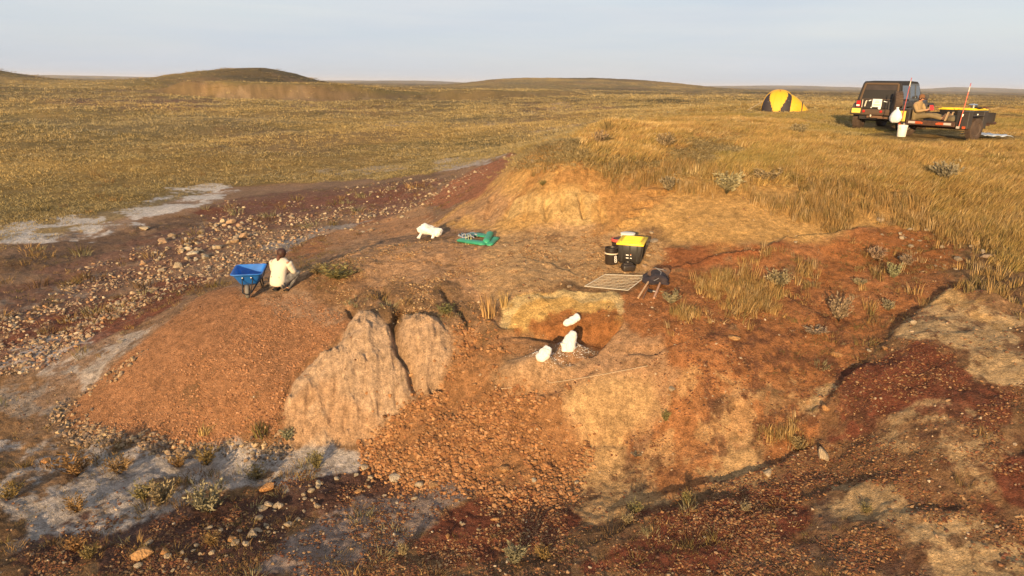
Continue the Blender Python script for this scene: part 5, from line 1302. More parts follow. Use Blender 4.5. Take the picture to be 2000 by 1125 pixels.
# ------------------------------------------------------------------ vehicles
def wheel(parent, loc, axis, rad, wid, name='wheel', rim_m=None, tread=26, rz=0.):
    w = bpy.data.objects.new(name, None); COL.objects.link(w); w.parent = parent; w.location = loc; w.rotation_euler = (0, 0, rz); w.empty_display_size = .1
    rub = mat('tyre_rubber', (.070, .044, .030), .85, noise=.3, nscale=6)  # brown dust, with sunlight on the tyres lifted into the colour
    b = MB(); h = wid / 2
    b.lathe([(rad * .58, -h * .8), (rad * .62, -h), (rad * .9, -h), (rad * .97, -h * .85), (rad * .97, h * .85), (rad * .9, h), (rad * .62, h), (rad * .58, h * .8)], (0, 0, 0), 32, axis)
    for i in range(tread):
        a = 2 * math.pi * i / tread
        for s in (-1, 1):
            aa = a + s * .06
            if axis == 'X': b.box((s * h * .48, math.cos(aa) * rad * .975, math.sin(aa) * rad * .975), (h * .8, rad * .15, rad * .06), Euler((aa - math.pi / 2, 0, 0)))
            else: b.box((math.cos(aa) * rad * .975, s * h * .48, math.sin(aa) * rad * .975), (rad * .15, h * .8, rad * .06), Euler((0, -aa + math.pi / 2, 0)))
    b.build('tyre', rub, w, 40)
    r = MB().lathe([(.02, -h * .35), (rad * .25, -h * .4), (rad * .5, -h * .6), (rad * .59, -h * .85), (rad * .59, h * .85), (rad * .5, h * .6), (rad * .25, h * .4), (.02, h * .35)], (0, 0, 0), 20, axis)
    r.build('rim', rim_m or mat('dark_alloy', (.06, .06, .062), .4, .6), w, 30)
    return w

def make_jeep():
    p0 = on_ground(1676, 31.6)
    az = R(43.5)                                            # the way it heads, clockwise from straight ahead
    f = Vector((math.sin(az), math.cos(az), 0)); rt = Vector((f.y, -f.x, 0))
    # rear left tyre stands at p0; local X = right, Y = forward
    org = p0 + rt * .76 - f * .75
    org.z = hz(p0.x + rt.x * .7, p0.y + rt.y * .7)
    J = empty('off_road_vehicle', org, -az, 'black four door off-road vehicle with its spare wheel swung out behind', 'car')
    paint = mat('dusty_black_paint', (.034, .026, .020), .42, spec=.5, noise=.35, nscale=3); top = mat('black_soft_top', (.022, .019, .018), .85, bump_d=.004, bscale=60)
    plas = mat('grey_black_plastic', (.05, .044, .04), .7, noise=.2, nscale=5); glass = mat('tinted_glass', (.05, .05, .052), .06, spec=.6); dust = mat('dusty_rear_glass', (.040, .028, .022), .45, noise=.35, nscale=2.5)
    frame = mat('door_frame_sky_sheen', (.085, .09, .095), .45); red = mat('red_lamp', (.38, .02, .015), .25); white = mat('white_lamp', (.75, .72, .66), .3)  # frame: sky reflection on the door frames, put into the base colour as grey
    b = MB().box((0, 1.63, .86), (1.56, 3.0, .56), bev=.05, seg=2)
    b.box((0, 3.78, .92), (1.30, 1.36, .50), bev=.08, seg=2, taper=(1, 1)); b.box((0, 4.44, .86), (1.34, .10, .56), bev=.03)
    b.box((0, 2.2, .52), (1.2, 4.2, .18)); b.build('body', paint, J, 35)
    MB().box((0, 3.75, 1.185), (1.12, 1.2, .05), bev=.02).build('bonnet', paint, J, 35)
    # cabin
    prof = [(.12, 1.13), (.20, 1.50), (.27, 1.76), (.40, 1.835), (1.4, 1.86), (2.45, 1.84), (2.66, 1.79), (3.10, 1.14)]
    wz = lambda z: .775 - (z - 1.13) * .15
    c = MB(); c.loft([[(-wz(z), y, z) for y, z in prof], [(-wz(z) * .97, y, z + .012) for y, z in prof], [(wz(z) * .97, y, z + .012) for y, z in prof], [(wz(z), y, z) for y, z in prof]])
    c.build('cabin', top, J, 25)
    MB().prism([(.36, 1.835), (1.4, 1.88), (2.47, 1.86), (2.62, 1.81), (2.45, 1.84), (1.4, 1.855)], 'X', -.66, .66).build('roof', top, J, 40)
    def pane(pts, n, off, name, m, par):
        n = Vector(n); b = MB(); q = [Vector(p_) + n * off for p_ in pts]; q2 = [v + n * .012 for v in q]
        b.loft([q, q2]); return b.build(name, m, par)
    rn = (0, -.98, .2)
    rw = pane([(-.60, .165, 1.20), (.60, .165, 1.20), (.535, .262, 1.70), (-.535, .262, 1.70)], rn, .012, 'rear_window', dust, J)
    bd = MB()
    for a_, b_ in (((-.66, .135, 1.15), (.66, .135, 1.15)), ((.66, .135, 1.15), (.58, .27, 1.755)), ((.58, .27, 1.755), (-.58, .27, 1.755)), ((-.58, .27, 1.755), (-.66, .135, 1.15))): bd.tube([a_, b_], .04, 6)
    bd.build('window_surround', mat('dusty_tan_canvas', (.10, .062, .036), .9), J)
    for s in (-1, 1):
        def side(y0, y1, z0, z1, sl=0.): return [(s * wz(z0), y0, z0), (s * wz(z0), y1 + sl, z0), (s * wz(z1), y1, z1), (s * wz(z1), y0, z1)]
        nn = (s * .99, 0, .15)
        pane(side(.34, 1.16, 1.2, 1.70), nn, .006, 'side_window', glass, J)
        for y0, y1, sl in ((1.25, 1.98, 0), (2.04, 2.62, .28)):
            d = MB().box((s * .785, (y0 + y1 + sl) / 2, .86), (.035, y1 - y0 + sl, .50), bev=.015).build('door', paint, J, 35)
            fr = pane(side(y0, y1, 1.13, 1.78, sl), nn, .004, 'window_frame', frame, d)
            pane(side(y0 + .08, y1 - .08, 1.22, 1.71, sl * .85), nn, .018, 'window', glass, d)
            MB().box((s * .812, y0 + .14, 1.02), (.03, .16, .04), bev=.01).build('handle', plas, d)
        fl = MB(); fl.prism([(.22, .80), (.30, .98), (.45, 1.03), (1.05, 1.03), (1.2, .98), (1.30, .80), (1.22, .80), (1.12, .93), (.40, .93), (.30, .80)], 'X', s * .76, s * .955); fl.build('fender', plas, J)
        fl = MB(); fl.prism([(3.15, .72), (3.28, 1.0), (3.42, 1.06), (4.25, 1.04), (4.42, .93), (4.42, .86), (4.2, .95), (3.45, .96), (3.32, .9), (3.24, .72)], 'X', s * .62, s * .955); fl.build('fender', plas, J)
        wheel(J, (s * .79, .76, .41), 'X', .42, .27); wheel(J, (s * .79, 3.72, .41), 'X', .42, .27)
        m_ = MB().box((s * .98, 2.72, 1.27), (.20, .10, .20), bev=.03, seg=2); m_.tube([(s * .76, 2.76, 1.18), (s * .92, 2.74, 1.2)], .025); m_.build('mirror', plas, J, 40)
        t_ = MB().box((s * .70, .115, 1.0), (.16, .08, .24), bev=.02); t_ = t_.build('tail_light', red, J, 40); MB().box((s * .70, .068, .94), (.12, .012, .06)).build('reversing_lamp', white, t_)
        MB().lathe([(.09, 0), (.095, .02), (.08, .05), (.01, .06)], (s * .45, 4.48, .95), 14, 'Y').build('headlight', white, J, 40)
    pane([(-.62, 2.99, 1.20), (.62, 2.99, 1.20), (.55, 2.68, 1.72), (-.55, 2.68, 1.72)], (0, .85, .5), .012, 'windscreen', glass, J)
    b = MB().box((0, .0, .70), (1.84, .20, .22), bev=.03, seg=2); b.box((-.70, -.02, .82), (.40, .12, .10), bev=.02); b.build('rear_bumper', mat('sunlit_brown_bumper', (.075, .046, .028), .75, noise=.3, nscale=5), J, 35)  # brown of the bumper holds the low sun's warm light in its colour
    pl = MB().box((-.68, -.125, .745), (.32, .012, .17), bev=.004).build('number_plate', mat('yellow_plate', (.72, .55, .10), .5), J)
    k = MB()
    for i, x in enumerate((-.10, -.06, -.02, .03, .07, .10)): k.box((-.68 + x, -.134, .745), (.022, .004, .05 + .012 * (i % 2)))
    k.build('plate_print', mat('plate_green', (.42, .40, .10), .6), pl)
    for x in (-.40, .22): MB().lathe([(.052, -.012), (.05, -.02), (.01, -.026)], (x, -.10, .73), 12, 'Y').build('bumper_lamp', red, J)
    tg = MB().box((-.05, .115, 1.0), (1.15, .05, .34), bev=.015).build('tailgate', mat('tailgate_black', (.02, .016, .014), .6), J)
    sg = MB().box((-.02, .075, 1.04), (.34, .02, .30), bev=.006).build('notice_board', mat('white_board', (.72, .69, .64), .6), tg)
    k = MB()
    for zz, ww in ((1.11, .13), (1.065, .16), (.985, .24), (.955, .22)): k.box((-.02, .063, zz), (ww, .004, .012))
    k.build('notice_print', mat('print_grey', (.12, .11, .10), .7), sg)
    k = MB(); k.tube([(-.55, .07, .82), (-.55, .07, 1.16)], .015); k.box((-.43, .06, 1.0), (.05, .03, .20), Euler((0, .15, 0)), .01); k.box((-.40, .06, 1.11), (.04, .03, .05), Euler((0, .6, 0)))
    k.build('jack_bracket', mat('pale_steel', (.55, .48, .38), .5), tg)
    k = MB(); k.lathe([(.055, -.02), (.05, -.03), (.01, -.034)], (.10, .07, .855), 12, 'Y'); k.box((-.20, .065, .87), (.035, .02, .04)); k.box((.28, .06, 1.10), (.12, .02, .03), Euler((0, .2, 0))); k.box((-.28, .06, 1.13), (.09, .02, .03), Euler((0, -.3, 0)))
    k.build('latch_hardware', white, tg)
    car = MB(); car.tube([(.80, .0, .80), (.86, -.10, .85), (.80, -.30, .95), (.72, -.36, 1.0)], .035); car.box((.52, .02, .95), (.22, .08, .30), bev=.02); car.build('spare_wheel_carrier', plas, J)
    wheel(J, (.80, -.34, 1.06), 'X', .43, .27, 'spare_wheel', rz=R(24))
    h = MB().box((.0, -.03, .53), (.55, .12, .08)); h.tube([(-.1, -.1, .55), (-.1, -.22, .53)], .03); h.box((.3, -.05, .50), (.35, .1, .06)); h.build('tow_hitch', mat('rusty_steel', (.14, .075, .04), .8), J)
    MB().lathe([(.02, -.02), (.03, 0), (.03, .05), (.02, .07), (.005, .075)], (-.1, -.2, .54), 10).build('hitch_ball', mat('pale_steel', (.55, .48, .38), .5), J)
    MB().tube([(-.7, .76, .40), (.7, .76, .40)], .06, 10).build('rear_axle', plas, J)
    return J, az

def make_trailer():
    pL = on_ground(1766, 27.2)
    az = R(63.0); f = Vector((math.sin(az), math.cos(az), 0)); rt = Vector((f.y, -f.x, 0))
    org = pL + rt * .82; org.z = hz(org.x, org.y)
    T = empty('flat_trailer', org, -az, 'dark low utility trailer with reflectors along its open rear deck and square mudguard boxes', 'trailer')
    dk = mat('brown_black_deck', (.045, .030, .022), .75, noise=.3, nscale=4); bl = mat('black_box_panel', (.040, .032, .027), .6, noise=.25, nscale=3)
    D = .56
    MB().box((0, 1.05, D - .03), (1.64, 2.1, .06)).build('deck', dk, T)
    b = MB(); b.box((0, .02, D - .08), (1.64, .06, .16), bev=.01); b.box((0, 1.05, D - .11), (1.5, 2.0, .08)); b.tube([(0, 2.5, D - .1), (0, 3.7, D - .12)], .05, 8); b.box((-.6, 2.5, D - .1), (.08, .3, .1)); b.build('chassis', mat('rusty_dark_steel', (.075, .036, .022), .8, noise=.3), T)
    wh = mat('white_reflector', (.48, .42, .36), .35); rd = mat('orange_red_reflector', (.52, .09, .025), .35)
    for x0, sgn in ((-.70, 1), (.70, -1)):
        MB().box((x0 + sgn * .10, -.016, D - .075), (.24, .008, .07)).build('reflector', wh, T); MB().box((x0 + sgn * .32, -.016, D - .075), (.20, .008, .07)).build('reflector', rd, T)
        MB().lathe([(.035, -.012), (.03, -.022), (.005, -.026)], (x0 + sgn * .45, -.008, D - .085), 10, 'Y').build('marker_lamp', rd, T)
    MB().box((-.80, 1.5, D + .12), (.03, 1.2, .24)).build('side_board', bl, T); MB().box((.80, 1.5, D + .12), (.03, 1.2, .24)).build('side_board', bl, T)
    MB().box((0, 2.08, D + .14), (1.7, .03, .28)).build('front_board', bl, T)
    for s in (-1, 1):
        wheel(T, (s * 1.10, .60, .34), 'X', .34, .18, rim_m=mat('dusty_rim', (.13, .10, .075), .6))
        for y0 in (.20, .98):
            bx = MB().box((s * .98, y0, .62), (.38, .22, .52), bev=.012).build('mudguard_box', bl, T)
            l = MB().box((s * .98, y0 - .118, .80), (.05, .016, .03)); l.tube([(s * .98, y0 - .125, .81), (s * .98, y0 - .13, .74)], .012); l.build('latch', mat('bright_steel', (.62, .60, .56), .35, .8), bx)
            MB().box((s * .98, y0, .895), (.40, .24, .03), bev=.008).build('lid', mat('grey_black_lid', (.06, .06, .062), .5), bx)
            for dx in (-.13, .13): MB().box((s * .98 + dx * .7, y0 - .116, .40), (.10, .012, .075)).build('reflector', wh if dx * s < 0 else rd, bx)
        MB().box((s * 1.10, .60, .76), (.20, .60, .03), bev=.01).build('mudguard', bl, T)
    a = MB().tube([(-1.1, .60, .35), (1.1, .60, .35)], .045, 8); 
    for s in (-1, 1): a.box((s * .5, .70, .40), (.09, .9, .05)); 
    a.build('axle', mat('rusty_dark_steel', (.075, .036, .022), .8), T)
    pm = MB().box((-1.0, .05, .66), (.20, .014, .34), bev=.004).build('number_plate', mat('yellow_plate', (.72, .55, .10), .5), T)
    k = MB()
    for i in range(5): k.box((-1.0, .041, .56 + i * .05), (.05, .004, .022))
    k.build('plate_print', mat('print_grey', (.12, .11, .10), .7), pm)
    MB().tube([(-1.0, .06, .35), (-1.0, .06, .9)], .022).build('post', dk, T)
    pole_m = mat('red_fibreglass', (.36, .045, .045), .5); tipm = mat('white_tape', (.55, .50, .44), .6)
    for x, zb, lean, nm in ((-.98, .55, .03, 'left'), (.97, .45, .05, 'right')):
        base = Vector((x, .0, zb)); tip = base + Vector((lean, .10, 1.36 if nm == 'left' else 1.30))
        pp = MB().tube([base, base.lerp(tip, .80)], .013, 6); pp.build('marker_pole', pole_m if nm == 'left' else mat('orange_fibreglass', (.62, .11, .05), .4), T)
        MB().tube([base.lerp(tip, .80), base.lerp(tip, .92)], .014, 6).build('pole_tape', tipm, T); MB().tube([base.lerp(tip, .92), tip], .012, 6).build('pole_tip', pole_m, T)
    M = Matrix.Translation(org) @ Matrix.Rotation(-az, 4, 'Z')
    at = lambda x, y, z: M @ Vector((x, y, z))
    sitting_person(at(-.60, .24, D), -az)
    # things lying on the trailer
    B = empty('paperback_book', at(-.14, .24, D + .36), -az, 'open red covered book held by the person on the trailer', 'book')
    for s in (-1, 1): MB().box((0, s * .055, .045), (.012, .11, .17), Euler((0, -.3, s * .45))).build('cover', mat('red_cover', (.45, .03, .03), .6), B)
    for s in (-1, 1): MB().box((-.012, s * .055, .047), (.010, .10, .155), Euler((0, -.3, s * .45))).build('pages', mat('paper', (.8, .77, .7), .8), B)
    bk = MB().box((0, 0, .0), (.22, .16, .012), Euler((.0, -.2, .2)))
    tag(bk.build('white_paper', mat('paper', (.8, .77, .7), .8), None, None, at(.02, .60, D + .16), (0, 0, -az)), 'crumpled white paper lying beyond the knees of the person on the trailer', 'paper')
    for i, (x, y) in enumerate(((.12, 1.10), (.66, 1.30))):
        S = empty('storage_tote', at(x - .1, y, D), -az, ('black storage tote with yellow lid on the trailer behind the boots' if i == 0 else 'black storage tote with yellow lid on the trailer under the steel pot'), 'storage box', 'storage totes on the trailer')
        tote(S, .72, .48, .36)
    pt = empty('cooking_pot', at(.56, 1.25, D + .41), -az, 'shiny steel cooking pot on the yellow lid on the trailer', 'pot')
    st = mat('polished_steel', (.62, .61, .59), .18, 1.0)
    MB().lathe([(.11, 0), (.125, .01), (.128, .10), (.134, .105), (.122, .103), (.118, .02), (.01, .015)], (0, 0, 0), 24).build('pot_body', st, pt, 40); MB().lathe([(.13, .105), (.12, .125), (.05, .14), (.012, .142), (.016, .165), (.002, .168)], (0, 0, 0), 24).build('pot_lid', st, pt, 40)
    fp = empty('frying_pan', at(.80, 1.20, D + .41), -az, 'dark frying pan lying right of the steel pot', 'pan')
    MB().lathe([(.10, 0), (.12, .035), (.125, .035), (.104, -.004)], (0, 0, .005), 20).build('pan_body', mat('black_iron', (.02, .016, .014), .5), fp, 40); MB().tube([(.11, -.05, .035), (.33, -.12, .05)], .014).build('handle', mat('red_brown_handle', (.14, .03, .02), .5), fp)
    gj = MB(); gj.lathe([(.02, 0), (.22, .01), (.24, .07), (.19, .14), (.10, .19), (.01, .2)], (0, 0, 0), 14, 'Z', 1, .7)
    o = tag(gj.build('folded_jacket', mat('olive_cloth', (.13, .10, .055), .95, noise=.3, nscale=8, bump_d=.03, bscale=9), None, 60, at(.55, .35, D), (0, 0, -az)), 'crumpled olive jacket on the right end of the trailer deck', 'jacket')
    bo = empty('water_bottle', at(.80, .38, D), -az, 'grey water bottle beside the crumpled jacket', 'bottle')
    MB().lathe([(.04, 0), (.045, .01), (.045, .19), (.02, .23), (.02, .25)], (0, 0, 0), 14).build('bottle_body', mat('grey_steel', (.30, .32, .34), .4, .4), bo, 40); MB().lathe([(.024, .25), (.024, .29), (.005, .295)], (0, 0, 0), 12).build('cap', mat('black_plastic', (.012, .012, .013), .35), bo)
    bg = MB(); bg.lathe([(.02, -.42), (.13, -.42), (.19, -.36), (.205, -.24), (.17, -.12), (.10, -.03), (.035, .03), (.05, .08), (.02, .09)], (0, 0, 0), 18, 'Z', 1, .6)
    rg = random.Random(3)
    for v in bg.bm.verts: v.co.x += rg.uniform(-.015, .015) - .10 * max(0, -v.co.z); v.co.y += rg.uniform(-.02, .02)
    tag(bg.build('plastic_bag', mat('white_polythene', (.72, .70, .69), .35, bump_d=.02, bscale=14), None, 60, at(-1.12, -.10, .86), (0, 0, -az)), 'knotted white plastic bag hanging from the left marker pole of the trailer', 'bag')
    return T, at, az

def tote(S, L, W, H, sticker=False):
    """black tub with ribbed yellow lid; local Y is the long way"""
    bk = mat('black_polythene', (.020, .016, .014), .45, spec=.4, noise=.2, nscale=4); yl = mat('yellow_lid', (.78, .53, .018), .42, noise=.06, nscale=7)
    b = MB().box((0, 0, H / 2), (W, L, H), bev=.03, seg=2, taper=(.84, .88)); b.build('tub', bk, S, 40)
    r = MB()
    for s in (-1, 1):
        for y in np.linspace(-L * .36, L * .36, 5): r.box((s * W * .468, float(y), H * .55), (.016, .03, H * .8), Euler((0, s * .10, 0)))
        for x in np.linspace(-W * .3, W * .3, 3): r.box((float(x), s * L * .474, H * .55), (.03, .016, H * .8), Euler((-s * .10, 0, 0)))
    r.build('ribs', bk, S)
    lid = MB(); lid.box((0, 0, H + .012), (W + .045, L + .045, .04), bev=.014, seg=2); lid.box((0, 0, H + .034), (W * .86, L * .88, .022), bev=.008); lid = lid.build('lid', yl, S, 40)
    k = MB()
    for y in np.linspace(-L * .36, L * .36, 7): k.box((0, float(y), H + .048), (W * .72, L * .045, .012))
    for s in (-1, 1): k.box((s * W * .40, 0, H + .048), (.022, L * .8, .012))
    k.build('lid_ribs', yl, lid)

def make_tent():
    p = spot(1519, 216)
    az = math.atan2(p.x, p.y)
    T = empty('dome_tent', p + Vector((0, 0, -.05)), -az, 'yellow and black dome tent with a vestibule on the plain left of the car', 'tent')
    yl = mat('yellow_nylon', (.60, .335, .012), .6, noise=.05, nscale=3, bump_d=.01, bscale=4); bk = mat('black_nylon', (.028, .020, .022), .7); gr = mat('grey_pole', (.42, .38, .35), .5)
    n, mrows = 96, 26; HT = 1.36; RX, RY = 1.10, 1.05
    def pt(ph, t):
        e = t * math.pi / 2; rho = math.cos(e) ** .82; z = HT * math.sin(e) ** .95
        sq = 1 + .06 * math.cos(4 * (ph - math.pi / 4))
        return Vector((RX * sq * rho * math.sin(ph), -RY * sq * rho * math.cos(ph), z))
    tri = [(-54, .72, 40), (50, .74, 48), (140, .62, 40), (-140, .62, 40)]
    def dark(ph, t):
        d = math.degrees(ph)
        for c, ta, w in tri:
            q = (d - c + 180) % 360 - 180
            if t < ta * (1 - abs(q) / w): return True
        q = abs((d - 118 + 180) % 360 - 180)
        return t > .45 and q < 34 and t < .93
    Y, K = MB(), MB()
    for i in range(n):
        for k in range(mrows):
            a0, a1 = 2 * math.pi * i / n, 2 * math.pi * (i + 1) / n; t0, t1 = k / mrows, (k + 1) / mrows
            b = K if dark((a0 + a1) / 2, (t0 + t1) / 2) else Y
            b._f(b._v([pt(a0, t0), pt(a1, t0), pt(a1, t1), pt(a0, t1)]))
    Y.build('yellow_panel', yl, T, 60); K.build('black_panel', bk, T, 60)
    for ph0, ph1 in ((-86, 94), (8, 188), (-18, 162)):
        path = [pt(R(ph0), t) * 1.008 for t in np.linspace(0, 1, 14)] + [pt(R(ph1), t) * 1.008 for t in np.linspace(1, 0, 14)]
        MB().tube(path, .012, 5).build('pole_sleeve', yl, T)
    for c in (-52, 50): MB().tube([pt(R(c - 16), .33) * 1.01, pt(R(c + 16), .28) * 1.01], .012, 5).build('guy_strap', gr, T)
    vt = MB(); vt.tube([pt(R(-4), .80) * 1.01, pt(R(5), .80) * 1.01], .022, 5); vt.tube([pt(R(0), .82) * 1.01, pt(R(0), .73) * 1.01], .016, 5); vt.build('vent', mat('red_brown_trim', (.22, .06, .02), .8), T)
    secs = []
    for x in np.linspace(.55, 1.95, 12):
        u = (x - .55) / 1.4; h = 1.12 * (1 - u ** 1.6) + .02; w = .82 * (1 - u ** 2.2) + .05
        secs.append([Vector((x, -w * math.cos(math.pi * j / 14), h * math.sin(math.pi * j / 14) ** .9)) for j in range(15)])
    v = MB(); v.loft(secs, closed=False, caps=False); v.build('vestibule', yl, T, 60)
    bnd = MB(); bnd.tube([q * 1.0 + Vector((.0, 0, .012)) for q in secs[7]], .035, 6); bnd.build('vestibule_band', bk, T)
    MB().tube([secs[4][2] + Vector((0, -.01, 0)), secs[4][7] + Vector((0, 0, .02))], .014, 5).build('zip_flap', gr, T)
    fl = MB(); fl.loft([[(-1.0, -.25, .52), (-1.0, .25, .52)], [(-1.45, -.35, .04), (-1.45, .35, .04)]], closed=False, caps=False); fl.build('side_flap', yl, T)
    MB().tube([(-1.0, -.3, .6), (-1.9, -.4, .02)], .008, 4).build('guy_line', gr, T); MB().tube([(1.85, -.1, .3), (2.35, -.1, .02)], .008, 4).build('guy_line', bk, T)

# ------------------------------------------------------------------ things at the dig
def make_wheelbarrow():
    p = spot(490, 571); W = empty('wheelbarrow', p + Vector((0, .02, .0)), R(193), 'wheelbarrow with a bright blue plastic tub beside the crouching person', 'wheelbarrow')
    W.scale = (.86, .82, .84)
    # local Y points from handles to wheel; the wheel end faces the camera
    bl = mat('blue_plastic', (.012, .125, .45), .48, spec=.4, noise=.22, nscale=5); bk = mat('black_steel', (.018, .017, .018), .5); rb = mat('tyre_grey', (.16, .145, .125), .85)
    def rr(cx, cy, hx, hy, z, r, taper=0.):
        out = []
        for (sx, sy, a0) in ((1, 1, 0), (-1, 1, 90), (-1, -1, 180), (1, -1, 270)):
            for k in range(5):
                a = R(a0 + k * 22.5); wx = hx * (1 - taper * (1 if sy > 0 else 0))
                out.append(Vector((cx + sx * (wx - r) + r * math.cos(a), cy + sy * (hy - r) + r * math.sin(a), z)))
        return out
    t = MB()
    t.loft([rr(0, -.04, .20, .26, .255, .06, .1), rr(0, -.02, .245, .34, .34, .07, .08), rr(0, .0, .30, .42, .485, .08, .04), rr(0, .03, .345, .50, .585, .09, .02),
            rr(0, .03, .365, .52, .590, .09, .02), rr(0, .03, .366, .521, .604, .09, .02), rr(0, .03, .338, .49, .604, .085, .02), rr(0, .0, .29, .41, .49, .08, .04), rr(0, -.02, .235, .33, .35, .07, .08), rr(0, -.04, .19, .25, .272, .06, .1)])
    t.build('tub', bl, W, 50)
    MB().tube([q + Vector((0, 0, .0)) for q in rr(0, .03, .362, .517, .597, .09, .02)] + [rr(0, .03, .362, .517, .597, .09, .02)[0]], .014, 6).build('rim', bl, W, 60)
    h = MB()
    for s in (-1, 1): h.tube([(s * .10, .62, .17), (s * .17, .1, .245), (s * .24, -.5, .27), (s * .29, -.85, .42)], .018, 8)
    h.tube([(-.10, .62, .17), (0, .72, .14), (.10, .62, .17)], .018, 8); h.build('frame', bk, W, 60)
    for s in (-1, 1):
        MB().tube([(s * .295, -.86, .425), (s * .315, -1.0, .49)], .023, 8).build('grip', mat('black_rubber', (.015, .014, .014), .8), W)
        MB().tube([(s * .2, -.2, .26), (s * .235, -.3, .02), (s * .235, -.48, .02), (s * .23, -.42, .26)], .017, 8).build('leg', bk, W, 60)
        MB().tube([(s * .085, .60, .18), (s * .12, .42, .42), (s * .10, .45, .50)], .013, 6).build('brace', bk, W)
        MB().lathe([(.018, 0), (.014, .012), (.002, .014)], (s * .10, .465, .50), 8, 'Y').build('bolt', mat('bright_steel', (.62, .60, .56), .35, .8), W)
    w = bpy.data.objects.new('wheel', None); COL.objects.link(w); w.parent = W; w.location = (0, .52, .17)
    MB().lathe([(.10, -.03), (.12, -.042), (.155, -.04), (.17, -.02), (.17, .02), (.155, .04), (.12, .042), (.10, .03)], (0, 0, 0), 24, 'X').build('tyre', rb, w, 50)
    MB().lathe([(.02, -.05), (.03, -.05), (.03, -.02), (.10, -.028), (.10, .028), (.03, .02), (.03, .05), (.02, .05)], (0, 0, 0), 16, 'X').build('hub', mat('dull_steel', (.25, .24, .22), .5, .5), w, 40)

def bucket(name, p, rz, label, r, h, m, inside=None, grp=None):
    B = empty(name, p, rz, label, 'bucket', grp)
    MB().lathe([(r * .84, 0), (r * .86, .004), (r * .97, h * .86), (r * 1.04, h * .865), (r * 1.04, h * .90), (r * .99, h * .905), (r, h), (r * 1.04, h), (r * 1.04, h + .012), (r * .93, h + .012), (r * .90, h * .9), (r * .80, .02), (.01, .018)], (0, 0, 0), 28).build('pail', m, B, 35)
    return B

